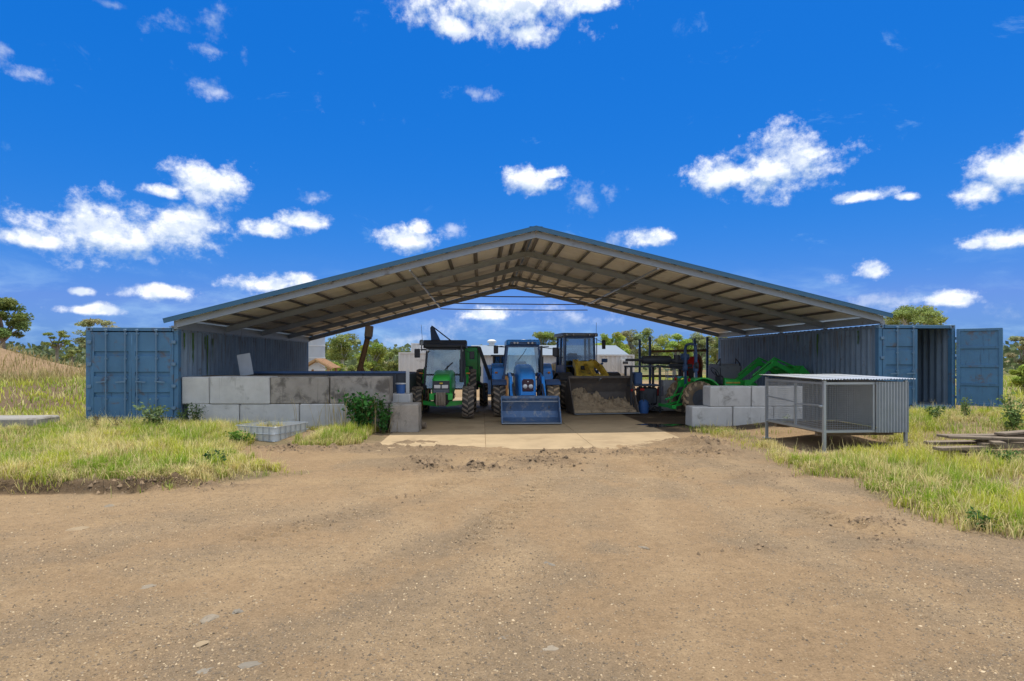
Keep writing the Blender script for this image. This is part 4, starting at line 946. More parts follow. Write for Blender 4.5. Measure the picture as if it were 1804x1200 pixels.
# ---------------------------------------------------------------- rusty engine rig on the right
def engine_rig():
    p = G(1140, 728); t = thing('pump_engine', 'dark oily pump engine with long horizontal muffler, hoses and red caps beside the loader', 'machine', (p.x, p.y+.2, .0))
    for x in (-.55, .55):
        for y in (0, .9): MB().box(x-.04, x+.04, y-.04, y+.04, 0, 1.75).build('frame_post', M_dark, t)
    for z in (.12, 1.0, 1.72): MB().box(-.6, .6, -.03, .93, z, z+.06).build('frame_shelf', M_dark, t)
    MB().bx((-.25, .35, 1.28), (.32, .5, .5), bev=.03).bx((-.25, .07, 1.3), (.26, .04, .42), bev=.01).build('radiator', M_bdark, t)
    MB().bx((.15, .4, .62), (.7, .6, .65), bev=.06).build('engine_block', M_dark, t)
    for k in range(4): MB().cyl((-.1+k*.17, .35, .95), (-.1+k*.17, .35, 1.06), .06, n=10).build('cylinder_head', M_rust, t)
    MB().lathe([(.05, -.95), (.055, -.35), (.15, -.3), (.165, .1), (.165, .75), (.12, .82), (.05, .83)], (.25, .3, 2.0), 0, 16, True).build('muffler', M_dark, t)
    MB().cyl((1.0, .3, 1.98), (1.7, .3, 1.93), .09, n=10).cyl((1.3, .3, 1.9), (1.3, .3, 2.2), .12, n=10).build('gear_head', M_dark, t)
    MB().tube([(1.0, .32, 1.8), (1.9, .32, 1.78)], .07, 8).tube([(.5, .32, 1.78), (1.9, .3, 1.62)], .04, 8).build('boom', M_dark, t)
    MB().lathe([(0, -.12), (.14, -.1), (.19, 0), (.16, .12), (.0, .18)], (1.62, .3, 2.1), 2, 14).build('dome_cap', M_bdark, t)
    for (a, b, c) in ((-.45, .02, 1.0), (-.2, .05, .95), (.0, .0, .72), (.35, .02, .8)):
        pts = [(a, -.02, c), (a+random.uniform(-.2, .2), -.2, c-.25), (a+random.uniform(-.2, .3), -.28, c-.5), (a+random.uniform(-.1, .4), -.2, .12)]
        MB().tube(pts, .022, 6).build('hose', M_black if random.random() < .6 else M_galv, t)
    for q in ((-.5, -.05, .86), (-.15, -.08, .88)): MB().bx(q, (.16, .1, .09), bev=.02).build('red_cap', M_red, t)
    MB().lathe([(0, 0), (.17, 0), (.19, .1), (.18, .42), (.1, .5), (0, .5)], (-.12, -.15, .0), 2, 16).build('canister', M_tankblue, t)
    return t
engine_rig()
def red_can():
    x, y = plan(1166, 22.95); o = MB().bx((0, 0, .13), (.34, .2, .26), bev=.04).cyl((.08, 0, .26), (.12, 0, .34), .03, n=8).build('fuel_can', M_red, None, (x-.28, y-.1, .602)); tag(o, 'red fuel can standing on the lower concrete block beside the pump engine', 'can')
    o = MB().lathe([(0, 0), (.13, 0), (.14, .2), (.06, .26), (0, .26)], ax=2, n=14).build('canister', M_wtank, None, (x-.62, y, .602)); tag(o, 'small white canister left of the red fuel can on the concrete block', 'can')
    x, y = plan(1181, 22.95)
    t = thing('wire_stool', 'small pale metal frame standing on the upper concrete block', 'frame', (x, y, 1.203))
    for sx in (-1, 1):
        for sy in (-1, 1): MB().box(sx*.14-.012, sx*.14+.012, sy*.12-.012, sy*.12+.012, 0, .42).build('leg', M_galv, t)
    MB().box(-.16, .16, -.14, .14, .42, .44).build('top', M_galv, t); MB().box(-.155, .155, -.135, .135, .1, .14).build('tray', M_bdark, t)
red_can()
def hose_reel():
    b = at(1216, 640, 24.2); t = thing('hose_reel', 'rusty red hose reel on a dark stand behind the roll bar tractor', 'reel', (b.x, b.y, 0))
    for s in (-1, 1):
        MB().lathe([(.06, s*.30), (.48, s*.30), (.5, s*.33), (.48, s*.35), (.06, s*.35)], (0, 0, 1.75), 0, 24).build('flange', M_rust, t)
        MB().box(s*.45-.04, s*.45+.04, -.05, .05, 0, 1.8).build('stand_leg', M_dark, t)
    MB().lathe([(.32, -.29), (.40, -.2), (.38, 0), (.41, .2), (.32, .29)], (0, 0, 1.75), 0, 24).build('hose_coil', M_red, t)
    MB().cyl((-.5, 0, 1.75), (.5, 0, 1.75), .05, n=10).build('axle', M_dark, t)
    MB().box(-.5, .5, -.3, .3, .0, .06).build('base', M_dark, t)
hose_reel()
def bulk_bag():
    x, y = plan(1265, 24.6); t = thing('bulk_bag', 'pale grey bulk bag with dark straps against the right container wall', 'bag', (x+.3, y, .1))
    rings_ = []
    for z, e in ((0, .5), (.05, .56), (.5, .62), (1.2, .6), (1.62, .58), (1.72, .5)):
        rings_.append([(math.copysign(abs(math.cos(a))**.45, math.cos(a))*e*(1+.03*math.sin(3*a+z*4)), math.copysign(abs(math.sin(a))**.45, math.sin(a))*e*(1+.03*math.cos(2*a)), z+.02*math.sin(5*a)) for a in [2*math.pi*k/28 for k in range(28)]])
    MB().loft(rings_).build('sack', M_bag, t, smooth=60)
    for sx in (-.42, .42): MB().tube([(sx, -.55, 1.2), (sx, -.5, 1.75), (sx*.8, -.3, 1.95), (sx, -.1, 1.72)], .025, 6).build('strap', M_black, t)
bulk_bag()
def rack():
    v = 27.5; pts = [plan(1136, v)[0], plan(1145, v)[0], plan(1236, v)[0], plan(1246, v)[0]]; z1 = [3.0, 3.08, 3.05, 3.08]
    t = thing('pallet_rack', 'dark blue slotted rack uprights joined by a rusty beam behind the machines', 'rack', (pts[0], v, 0))
    for i, x in enumerate(pts):
        yy = 0 if i % 2 else .9
        u = MB().box(x-pts[0]-.05, x-pts[0]+.05, yy-.035, yy+.035, 0, z1[i]).build('upright', M_bdark, t)
        for k in range(24): MB().bx((x-pts[0], yy-.037, .3+k*.112), (.025, .004, .05)).build('slot', M_black, u)
    z = at(1190, 618, v).z
    MB().beam((pts[1]-pts[0]+.052, 0, z-.03), (pts[3]-pts[0]-.052, 0, z+.03), .05, .11).build('beam', M_rust, t); MB().beam((.052, .9, 1.2), (pts[2]-pts[0]-.052, .9, 1.2), .05, .11).build('beam', M_rust, t)
rack()
# ---------------------------------------------------------------- buildings behind
def corrugated_box(t, x0, x1, y0, y1, z0, z1, mat, pitch=.25, dep=.03):
    L = x1-x0; n = max(2, int(L/pitch)); ln = []
    for i in range(n):
        a = x0+i*L/n; w = L/n; ln += [(a, y0), (a+w*.45, y0), (a+w*.55, y0+dep), (a+w*.95, y0+dep)]
    ln.append((x1, y0)); ln += [(x1, y1), (x0, y1)]
    mb = MB(); m = len(ln); vs = [(a, b, z0) for a, b in ln]+[(a, b, z1) for a, b in ln]
    mb.add(vs, [(i, (i+1) % m, m+(i+1) % m, m+i) for i in range(m)]+[tuple(range(m, 2*m))]); return mb.build('wall', mat, t, smooth=0)
def white_box(px0, px1, v, h, D, label, name='shipping_container', mat=M_white, z=-.2):
    x0, x1 = plan(px0, v)[0], plan(px1, v)[0]; t = thing(name, label, 'container', ((x0+x1)/2, v, z)); w = (x1-x0)/2
    corrugated_box(t, -w+.06, w-.06, .04, D-.04, .1, h-.08, mat)
    for sx in (-1, 1):
        MB().box(sx*(w-.06)-.06, sx*(w-.06)+.06, 0, .14, 0, h).build('corner_post', mat, t)
    MB().box(-w+.12, w-.12, 0, .1, h-.09, h).build('top_rail', mat, t); MB().box(-w+.12, w-.12, 0, .1, 0, .12).build('bottom_rail', mat, t); MB().box(-w+.01, w-.01, .15, D, h-.078, h-.01).build('roof', mat, t)
    return t
white_box(702, 775, 37, 2.65, 5, 'white shipping container behind the left bin and the green tractor')
white_box(724, 752, 44, 3.5, 5, 'small white raised box showing above the white container', 'tank_cabin', z=-.3)
wb = white_box(1052, 1118, 35, 2.5, 6, 'weathered white container with a white meter box, right of the wheel loader')
def meter_box():
    x, y = plan(1101, 34.9); t = thing('meter_box', 'white electrical meter box hung on the weathered white container', 'meter box', (x, y+.0, 1.15))
    MB().bx((0, -.02, .42), (.42, .2, .84), bev=.015).build('case', M_white, t); MB().bx((0, -.13, .66), (.32, .02, .14), bev=.005).build('window', M_glassd if False else M_dark, t); MB().bx((.12, -.13, .35), (.04, .02, .06)).build('latch', M_dark, t)
meter_box()
def long_shed():
    v = 42.; x0, x1 = plan(836, v)[0], plan(1100, v)[0]; t = thing('farm_shed', 'long low pale farm shed with grey roof far behind the tractors', 'shed', ((x0+x1)/2, v, -.4)); w = (x1-x0)/2
    corrugated_box(t, -w, w, 0, 8, 0, 2.75, M_shed, .3)
    mb = MB(); mb.add([(-w-.3, -.4, 2.7), (w+.3, -.4, 2.7), (w+.3, 4, 3.5), (-w-.3, 4, 3.5), (-w-.3, 8.4, 2.7), (w+.3, 8.4, 2.7)], [(0, 1, 2, 3), (3, 2, 5, 4), (0, 3, 4), (1, 5, 2), (0, 4, 5, 1)]); r = mb.build('roof', M_shedroof, t, smooth=0)
    for k in (.12, .35): 
        x = -w+2*w*k; MB().lathe([(.22, 0), (.22, .25), (.34, .27), (.36, .4), (.2, .52), (0, .54)], (x, 4, 3.42), 2, 14).build('roof_vent', M_white, r)
    for k in (.1, .78): MB().bx((-w+2*w*k, -.03, 1.0), (.9, .06, 2.0)).build('door', M_tankblue, t)
long_shed()
def hut():
    v = 31.8; x0, x1 = plan(868, v)[0], plan(896, v)[0]; t = thing('cabin', 'small cabin with dark windows and tan lower wall between the two cab tractors', 'cabin', ((x0+x1)/2, v, 0.0)); w = (x1-x0)/2
    MB().box(-w+.03, w-.03, .03, 1.5, 0, 1.35).build('lower_wall', M_tan, t); MB().box(-w-.08, w+.08, -.1, 1.6, 2.18, 2.26).build('roof', M_dark, t)
    for x in (-w+.04, 0, w-.04): MB().box(x-.04, x+.04, 0, .08, 1.352, 2.178).build('pillar', M_dark, t)
    for x in (-w/2, w/2): MB().box(x-w/2+.05, x+w/2-.05, .03, .05, 1.36, 2.17).build('window_pane', M_glassd, t)
    MB().box(-w+.03, w-.03, 1.42, 1.5, 1.352, 2.178).build('back_wall', M_dark, t)
    for s in (-1, 1): MB().box(s*(w-.05)-.02, s*(w-.05)+.02, .1, 1.4, 1.352, 2.178).build('side_wall', M_dark, t)
hut()
def drum(px, v, mat, label, h=.9, r=.29):
    x, y = plan(px, v); o = MB().lathe([(0, 0), (r, 0), (r, h*.33), (r+.012, h*.34), (r, h*.36), (r, h*.66), (r+.012, h*.67), (r, h*.69), (r, h), (r-.03, h), (r-.03, h-.02), (0, h-.02)], ax=2, n=20).build('drum', mat, None, (x, y, 0)); return tag(o, label, 'drum')
drum(862, 34, M_tankblue, 'tall bright blue plastic drum left of the small cabin', 1.5, .3)
def silo():
    v = 40.; x, y = plan(545, v); t = thing('silo', 'tall pale grey banded silo behind the left container', 'silo', (x, y, -.3))
    MB().lathe([(0, 0), (1.0, 0), (1.0, 4.6), (.1, 5.4), (0, 5.4)], ax=2, n=28).build('shell', M_shed, t)
    for z in (.8, 1.6, 2.4, 3.2, 4.0, 4.6): MB().lathe([(1.0, z-.03), (1.03, z-.03), (1.03, z+.03), (1.0, z+.03)], ax=2, n=28).build('band', M_white, t)
    tt = thing('timber_shelter', 'small tan timber gable shelter beside the silo', 'shelter', (plan(556, 35.)[0], 35., 0))
    for s in (-1, 1):
        MB().beam((0, 0, 1.98), (s*.95, 0, 1.45), .2, .12).build('gable_board', M_tan, tt); MB().beam((0, 1.0, 2.05), (s*1.0, 1.0, 1.5), 2.0, .03).build('roof_panel', M_rust if s > 0 else M_tan, tt)
        for y in (.1, 1.9): MB().box(s*.7-.06, s*.7+.06, y-.06, y+.06, 0, 1.55).build('post', M_tan, tt)
    MB().box(-.62, .62, .06, .12, 0, 1.3).build('front_boards', M_tan, tt); MB().prism([(-.7, 1.42), (.7, 1.42), (0, 1.85)], 1, .08, .11).build('gable_fill', M_white, tt)
silo()
# ---------------------------------------------------------------- wire cage on legs
def wire_cage():
    A = GT(1452, 798); zr = 0
    B = Vector((9.05, 14.0, 0)); 
    top = A.z+1.58
    a = Vector((A.x, A.y, 0))
    e1 = Vector((math.cos(R(2)), math.sin(R(2)), 0)); e2 = Vector((-e1.y, e1.x, 0)); L1, L2 = 1.87, 2.40
    t = thing('animal_cage', 'galvanised wire mesh animal cage on legs with a corrugated iron roof', 'cage', (a.x, a.y, A.z), math.atan2(e1.y, e1.x))
    H = 1.56; fl = .46; S0 = .03
    zl = lambda x, y: zat(*(a+e1*x+e2*y)[:2])-A.z
    for (x, y) in ((0, 0), (L1, 0), (0, L2), (L1, L2)):
        o = MB().box(x-S0, x+S0, y-S0, y+S0, zl(x, y)-.03, H).build('corner_post', M_galv, t)
        MB().bx((x, y, zl(x, y)+.01), (.16, .16, .02)).build('foot_plate', M_galv, o)
    def rail(p, q, w=.05): MB().beam(p, q, w, w).build('rail', M_galv, t)
    for z in (fl, H-.06):
        rail((S0, 0, z), (L1-S0, 0, z)); rail((S0, L2, z), (L1-S0, L2, z)); rail((0, S0, z), (0, L2-S0, z)); rail((L1, S0, z), (L1, L2-S0, z))
    xs = L1*.60                                        # the right end is a sheeted sleeping box
    rail((xs, 0, fl+.03), (xs, 0, H-.09)); rail((0, L2*.46, fl+.03), (0, L2*.46, H-.09)); rail((0, S0, 1.02), (0, L2*.46-.03, .98), .03); rail((0, L2*.46+.03, 1.02), (0, L2-S0, 1.08), .03)
    MB().bx((-.04, .06, 1.0), (.05, .1, .05), bev=.01).build('latch', M_galv, t)
    def mesh(p, u, wv, nu, nv, name='wire_mesh'):
        mb = MB(); p, u, wv = Vector(p), Vector(u), Vector(wv)
        for i in range(nu+1): mb.tube([p+u*i/nu, p+u*i/nu+wv], .0032, 3, False)
        for i in range(nv+1): mb.tube([p+wv*i/nv, p+wv*i/nv+u], .0032, 3, False)
        tag(mb.build(name, M_galv, t, fix=False, smooth=0), kind='stuff')
    mesh((.03, -.006, fl), (xs-.05, 0, 0), (0, 0, H-fl-.06), 28, 24); mesh((-.006, .03, fl), (0, L2-.06, 0), (0, 0, H-fl-.06), 48, 22); mesh((.03, L2, fl), (L1*.5-.04, 0, 0), (0, 0, H-fl-.06), 28, 22)
    def csheet(p, u, wv, n, name, mat=M_galv, dep=.012, nrm=(0, -1, 0), sm=60):
        p, u, wv, nr = Vector(p), Vector(u), Vector(wv), Vector(nrm); mb = MB(); k = n*4; vs = []
        for s in (0, 1):
            for i in range(k+1): vs.append(p+u*i/k+wv*s+nr*dep*math.sin(i*math.pi/2+.7))
        mb.add(vs, [(i, i+1, k+2+i, k+1+i) for i in range(k)]); return mb.build(name, mat, t, fix=False, smooth=sm)
    csheet((xs+.03, -.045, fl-.03), (L1-xs-.0, 0, 0), (0, 0, H-fl), 11, 'front_sheet', dep=.022, sm=0)
    csheet((L1*.5, L2-.03, fl), (L1*.5, 0, 0), (0, 0, H-fl-.05), 18, 'back_sheet', dep=.02, sm=0)
    csheet((L1+.045, 0, fl), (0, L2, 0), (0, 0, H-fl-.05), 28, 'end_sheet', nrm=(1, 0, 0))
    # roof sheets, ribs run front to back
    r0 = Vector((-.12, -.10, H+.03)); n = 4
    for k in range(n):
        u = (L1+.26)/n; csheet(r0+Vector((k*u-.02, 0, .006*(k % 2))), (u+.04, 0, 0), (0, L2+.25, .03), 9, 'roof_sheet', M_galvroof, .012, (0, 0, 1))
    nb = 12
    for k in range(nb):
        y0 = .05+k*(L2-.1)/nb; MB().box(.04, L1-.04, y0, y0+(L2-.1)/nb-.02, fl-.055, fl-.03).build('floor_board', M_wood, t)
    MB().box(.04, L1-.04, .3, .4, fl-.13, fl-.057).build('joist', M_wood, t); MB().box(.04, L1-.04, L2-.4, L2-.3, fl-.13, fl-.057).build('joist', M_wood, t)
    return t, a, e1, e2, L1, L2
cage = wire_cage()
# ---------------------------------------------------------------- cut-down tank cage
def tank_cage():
    A = GT(485, 779); h = .37; top = A.z+h
    l = G(447, 742.5, top); r = G(548, 742.5, top); a = Vector((A.x, A.y, 0)); u = Vector((r.x-a.x, r.y-a.y, 0)); w = Vector((l.x-a.x, l.y-a.y, 0))
    e1 = u.normalized(); L1 = min(u.length, 1.25); e2 = Vector((-e1.y, e1.x, 0)); L2 = min(max(w.dot(e2), .9), 1.3)
    t = thing('tank_cage', 'cut-down white plastic tank in a tubular steel cage among the grass', 'tank', (a.x, a.y, A.z-.02), math.atan2(e1.y, e1.x))
    def walls(o, z0, z1):
        pts = [(o, o), (L1-o, o), (L1-o, L2-o), (o, L2-o)]; mb = MB()
        out = []; r_ = .12
        for i, (cx, cy) in enumerate(pts):
            sx, sy = (1, 1) if i == 0 else (-1, 1) if i == 1 else (-1, -1) if i == 2 else (1, -1)
            for k in range(5):
                t_ = math.pi/2*k/4+[math.pi, 1.5*math.pi, 0, .5*math.pi][i]; out.append((cx+sx*r_+r_*math.cos(t_), cy+sy*r_+r_*math.sin(t_)))
        return out
    o1, o2 = walls(.03, 0, h), walls(.045, 0, h); n = len(o1); mb = MB()
    mb.add([(x, y, .03) for x, y in o1]+[(x, y, h-.01) for x, y in o1]+[(x, y, h-.01) for x, y in o2]+[(x, y, .05) for x, y in o2],
           [(i, (i+1) % n, n+(i+1) % n, n+i) for i in range(n)]+[(n+i, n+(i+1) % n, 2*n+(i+1) % n, 2*n+i) for i in range(n)]+[(2*n+i, 2*n+(i+1) % n, 3*n+(i+1) % n, 3*n+i) for i in range(n)]+[tuple(range(3*n, 4*n)), tuple(range(n))])
    mb.build('liner', M_wtank, t)
    fr = walls(.0, 0, h)
    for z in (.03, .2, h): MB().tube([(x, y, z) for x, y in fr]+[(*fr[0], z)], .011, 6).build('hoop', M_galv, t)
    for side, L in ((0, L1), (1, L2), (2, L1), (3, L2)):
        for k in range(1, 7):
            q = L*k/7; p = [(q, -.005), (L1+.005, q), (q, L2+.005), (-.005, q)][side]
            MB().tube([(p[0], p[1], .0), (p[0], p[1], h)], .010, 6).build('upright', M_steel, t)
tank_cage()
# ---------------------------------------------------------------- timber pile, slab, loose sheet
def timber():
    base = GT(1745, 800); z0 = base.z
    spec = [((-.62, -.35), 12, 1.9, .2, .06, 0, 'bottom grey plank at the front of the timber pile'), ((.15, .25), -6, 2.4, .22, .06, 0, 'bottom plank at the back of the timber pile'),
            ((.5, -.25), 4, 2.0, .16, .1, .0, 'thick squared beam at the right of the timber pile'),
            ((-.15, -.1), 70, 1.0, .2, .06, .105, 'short plank laid across the timber pile'), ((.05, .08), 8, 2.3, .24, .05, .17, 'pale wide plank on top of the timber pile'), ((-.1, -.28), -9, 1.9, .2, .05, .17, 'pale plank on top at the front of the timber pile'), ((.75, .1), 20, 1.5, .2, .05, .222, 'topmost plank at the right of the timber pile')]
    for (off, ang, L, w, h, z, lab) in spec:
        x, y = base.x+off[0], base.y+off[1]; o = MB().bx((0, 0, h/2), (L, w, h), bev=.008).build('plank', M_wood, None, (x, y, max(z0, zat(x, y))+.16+z), (0, R(1.5*random.uniform(-1, 1)), R(ang))); tag(o, 'weathered '+lab, 'plank', 'pile of old timber')
timber()
def trough():
    a, b = GT(0, 757), GT(117, 757); L = 4.2; x1 = b.x; c = MB()
    o = MB().bx((0, 0, .14), (L, .9, .30), bev=.04).build('concrete_trough', pm('old_concrete', (.33, .31, .28), .9, 0, .25, 3, stain=(.16, .14, .11), sa=.5, bump=.4), None, (x1-L/2-.75, b.y+.45, zat(x1-L/2, b.y+.4)-.02)); tag(o, 'long pale concrete slab lying in the grass at the far left', 'slab')
    p = GT(362, 797); o = MB().prism([(-.45, -.1), (.3, -.16), (.5, .05), (.1, .2), (-.4, .14)], 2, 0, .06).build('broken_slab', pm('pinkish_concrete', (.52, .45, .40), .9, bump=.3), None, (p.x, p.y, p.z)); tag(o, 'flat pinkish piece of broken concrete at the edge of the left grass', 'slab')
trough()
def puddle():
    m = bpy.data.materials.new('puddle_water'); m.use_nodes = True; N = NT(m.node_tree); b = N.n['Principled BSDF']; tc = N.new('ShaderNodeTexCoord').outputs['Object']
    b.inputs['Base Color'].default_value = (.03, .028, .025, 1); b.inputs['Roughness'].default_value = .06
    bn = N.new('ShaderNodeBump', {'Strength': .08, 'Distance': .01, 'Height': N.noise(tc, 9., 3)}); N.l.new(bn.outputs[0], b.inputs['Normal'])
    c = G(1150, 750); pts = []
    for k in range(36):
        a = 2*math.pi*k/36; r = 1+.28*math.sin(3*a+1)+.16*math.sin(5*a)+.08*random.uniform(-1, 1); pts.append((math.cos(a)*.62*r, math.sin(a)*.42*r))
    tag(MB().prism(pts, 2, 0, .006).build('puddle', m, None, (c.x+.2, c.y, .012)), kind='structure')
puddle()
# ================================================================ vegetation and loose ground cover
rng = np.random.default_rng(11)
def blades(name, label, pts, h, w, lean, cols, kind='stuff', cat='grass'):
    """one mesh of curved grass blades; pts (n,3), h, w, lean arrays, cols (n,3)"""
    n = len(pts); a = rng.uniform(0, 2*np.pi, n); face = a+rng.uniform(-.6, .6, n)+np.pi/2
    dx, dy = np.cos(a), np.sin(a); sx, sy = np.cos(face)*w/2, np.sin(face)*w/2
    V = np.zeros((n, 5, 3)); z3 = np.zeros(n)
    for k, (t, wf) in enumerate(((0, 1), (0, 1), (.55, .8), (.55, .8), (1, 0))):
        sg = -1 if k in (0, 2) else 1
        off = lean*h*t**1.8; V[:, k, 0] = pts[:, 0]+dx*off+(sx*sg*wf); V[:, k, 1] = pts[:, 1]+dy*off+(sy*sg*wf); V[:, k, 2] = pts[:, 2]+h*t*np.sqrt(np.maximum(.1, 1-(lean*t*.75)**2))-(0.02 if k < 2 else 0)
    b = (np.arange(n)*5)[:, None]; q = b+np.array([0, 1, 3, 2]); tr = b+np.array([2, 3, 4])
    flat = np.concatenate([q, tr], 1).ravel(); cnt = np.tile([4, 3], n)
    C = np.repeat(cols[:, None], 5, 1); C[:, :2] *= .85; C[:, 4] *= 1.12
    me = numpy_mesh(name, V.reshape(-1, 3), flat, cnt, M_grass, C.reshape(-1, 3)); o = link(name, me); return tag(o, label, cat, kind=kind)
GREEN, YG, STRAW, DARKG = np.array([.29, .42, .04]), np.array([.60, .61, .085]), np.array([.80, .70, .33]), np.array([.07, .13, .025])
def grass_cols(x, y, n, straw=.3):
    f = fbm(x, y, .8, 3, 71)+rng.normal(0, .10, n); g = fbm(x, y, 1.7, 3, 77)+rng.normal(0, .12, n)
    c = GREEN*(1-sstep(f, .35, .65))[:, None]+YG*sstep(f, .35, .65)[:, None]
    s = sstep(g, .62-straw*.35, .82-straw*.35); c = c*(1-s[:, None])+STRAW*s[:, None]
    return c*rng.uniform(.75, 1.2, n)[:, None]
def scatter(x0, x1, y0, y1, n, dens):
    x = rng.uniform(x0, x1, n); y = rng.uniform(y0, y1, n); k = rng.uniform(0, 1, n) < dens(x, y); return x[k], y[k]
TB = GT(1745, 800)
_c, _a, _e1, _e2, _l1, _l2 = cage
def inside_any(x, y):                    # keep grass out of containers, blocks, tank, cage posts
    b = np.zeros(x.shape, bool)
    for (xa, xb, ya, yb) in ((-10.8, -8.2, 16.5, 29), (-8.3, -2.2, 16.72, 19), (12.0, 14.7, 17.3, 30), (6.0, 11, 17.3, 18.2), (-2.45, 5.12, 13.4, 31.5), (TB.x-1.0, TB.x+1.5, TB.y-.55, TB.y+.6)): b |= (x > xa) & (x < xb) & (y > ya) & (y < yb)
    u = (x-_a.x)*_e1.x+(y-_a.y)*_e1.y; w = (x-_a.x)*_e2.x+(y-_a.y)*_e2.y; b |= (u > -.35) & (u < _l1+.05) & (w > -.3) & (w < _l2+.1) & (vnoise(x*6, y*6, 8) > .12)
    b |= np.hypot(x-TK.x-.12, y-TK.y-.6) < .8; b |= (np.abs(x-TK.x) < .5) & (y < TK.y+.2) & (y > TK.y-.5)
    return b
TK = GT(485, 779)
def grass_zone(name, label, box, n, dens, hfun, wbase, straw, tuft=.45):
    x, y = scatter(*box, n, dens)
    m = rng.uniform(0, 1, len(x)) < tuft                       # gather part of the blades into tufts
    cx, cy = np.round(x[m]/.34)*.34, np.round(y[m]/.34)*.34
    jx, jy = (vnoise(cx*7.1, cy*3.3, 3)-.5)*.3, (vnoise(cx*5.7, cy*6.1, 5)-.5)*.3; r = np.abs(rng.normal(0, .075, m.sum())); a = rng.uniform(0, 6.283, m.sum())
    x[m] = cx+jx+r*np.cos(a); y[m] = cy+jy+r*np.sin(a)
    k = ~inside_any(x, y); x, y, m = x[k], y[k], m[k]; nn = len(x)
    h = hfun(x, y)*rng.uniform(.45, 1.15, nn)*np.where(m, 1.25, .8); lean = rng.uniform(.05, .75, nn)
    pts = np.stack([x, y, zbase(x, y)], 1)
    return blades(name, label, pts, h, wbase*rng.uniform(.7, 1.4, nn), lean, grass_cols(x, y, nn, straw))
def dL(x, y):
    d = sdist(x, y, LPOLY); n = fbm(x, y, 1.3, 3, 81); return np.clip(sstep(d+(n-.5)*.5, -.05, .3)*(.1+1.0*sstep(n, .32, .58)), 0, 1)
def dR(x, y):
    d = np.maximum(sdist(x, y, RPOLY2), sdist(x, y, RPOLY1)); n = fbm(x, y, 1.2, 3, 83); return np.clip(sstep(d+(n-.5)*.6, -.05, .3)*(.08+1.05*sstep(n, .36, .58)), 0, 1)
hL = lambda x, y: (.11+.20*fbm(x, y, .9, 2, 91))*(.65+.35*sstep(sdist(x, y, LPOLY), 0, .8))
hR = lambda x, y: (.10+.22*fbm(x, y, .9, 2, 93))*(.6+.4*sstep(sdist(x, y, RPOLY2), -.2, .9))
grass_zone('grass', 'tall green and straw coloured grass on the left bank before the container', (-14, -2.9, 9.1, 16.75), 175000, dL, hL, .011, .42)
grass_zone('grass', 'tall clumpy grass at the right around the cage and timber', (4.6, 17, 6.2, 17.6), 190000, dR, hR, .011, .38)
def dS(x, y): return sstep(fbm(x, y, 1.5, 3, 85), .5, .62)*.5*sstep(x, 5.6, 6.4)
grass_zone('grass', 'thin grass on the bare soil between the cage and the right block wall', (5.4, 11.8, 12.5, 17.3), 9000, dS, lambda x, y: .12+.08*fbm(x, y, 1, 2, 3), .009, .4)
def dH(x, y): n = fbm(x, y, .35, 3, 87); return np.clip((.25+.9*sstep(n, .3, .6))*np.where(sstep(y, 25, 27)*sstep(-x, 18, 21) > .5, .18, .8), 0, 1)
def hill_cols(): pass
x, y = scatter(-46, -10.8, 16.5, 42, 120000, dH); k = ~inside_any(x, y); x, y = x[k], y[k]; nn = len(x)
dry = sstep(y, 23.5, 26)*sstep(-x, 15, 19); cc = grass_cols(x, y, nn, .3)*(1-dry[:, None]*.85)+np.array([.40, .31, .15])*(dry*.85)[:, None]*rng.uniform(.6, 1.15, nn)[:, None]
blades('grass', 'paddock grass rising to a dry grassy mound at the far left', np.stack([x, y, zbase(x, y)], 1), rng.uniform(.12, .4, nn)*(.7+.8*dry), .03*rng.uniform(.6, 1.4, nn), rng.uniform(.1, .8, nn), cc)
x, y = scatter(14.8, 60, 14, 60, 40000, lambda x, y: .2+.8*sstep(fbm(x, y, .4, 3, 89), .35, .6)); k = ~inside_any(x, y); x, y = x[k], y[k]; nn = len(x)
blades('grass', 'rough grass beyond the open container door at the far right', np.stack([x, y, zbase(x, y)], 1), rng.uniform(.2, .6, nn), .03*rng.uniform(.6, 1.4, nn), rng.uniform(.1, .8, nn), grass_cols(x, y, nn, .2))
# straw seed stalks standing above the grass
def stalks():
    xs, ys = [], []
    for (bx, n, dn) in (((-13, -3.2, 9.5, 16.6), 3000, dL), ((5, 15, 6.5, 17.2), 2600, dR)):
        a, b = scatter(*bx, n, dn); xs.append(a); ys.append(b)
    x, y = np.concatenate(xs), np.concatenate(ys); k = ~inside_any(x, y); x, y = x[k], y[k]; n = len(x)
    blades('seed_stalks', 'thin pale seed stalks standing above the grass', np.stack([x, y, zbase(x, y)], 1), rng.uniform(.28, .52, n), np.full(n, .006), rng.uniform(.1, .6, n), STRAW*rng.uniform(.8, 1.25, n)[:, None])
stalks()
def thatch():                                                # dead straw lying flat, and low broad leaves, between the blades
    x, y = [], []
    for bx, dn in (((-13, -2.9, 9.0, 16.6), dL), ((4.4, 16, 6.2, 17.4), dR)):
        a, b = scatter(*bx, 42000, lambda x, y: np.clip(dn(x, y)*.8+.05*(dn(x+.25, y+.1) > .2), 0, 1)); x.append(a); y.append(b)
    x, y = np.concatenate(x), np.concatenate(y); k = ~inside_any(x, y); x, y = x[k], y[k]; n = len(x)
    blades('dead_thatch', 'flattened dead straw lying among the grass', np.stack([x, y, zbase(x, y)+.03], 1), rng.uniform(.08, .22, n), np.full(n, .009), rng.uniform(1.05, 1.3, n), np.array([.55, .45, .20])*rng.uniform(.5, 1.25, n)[:, None])
thatch()
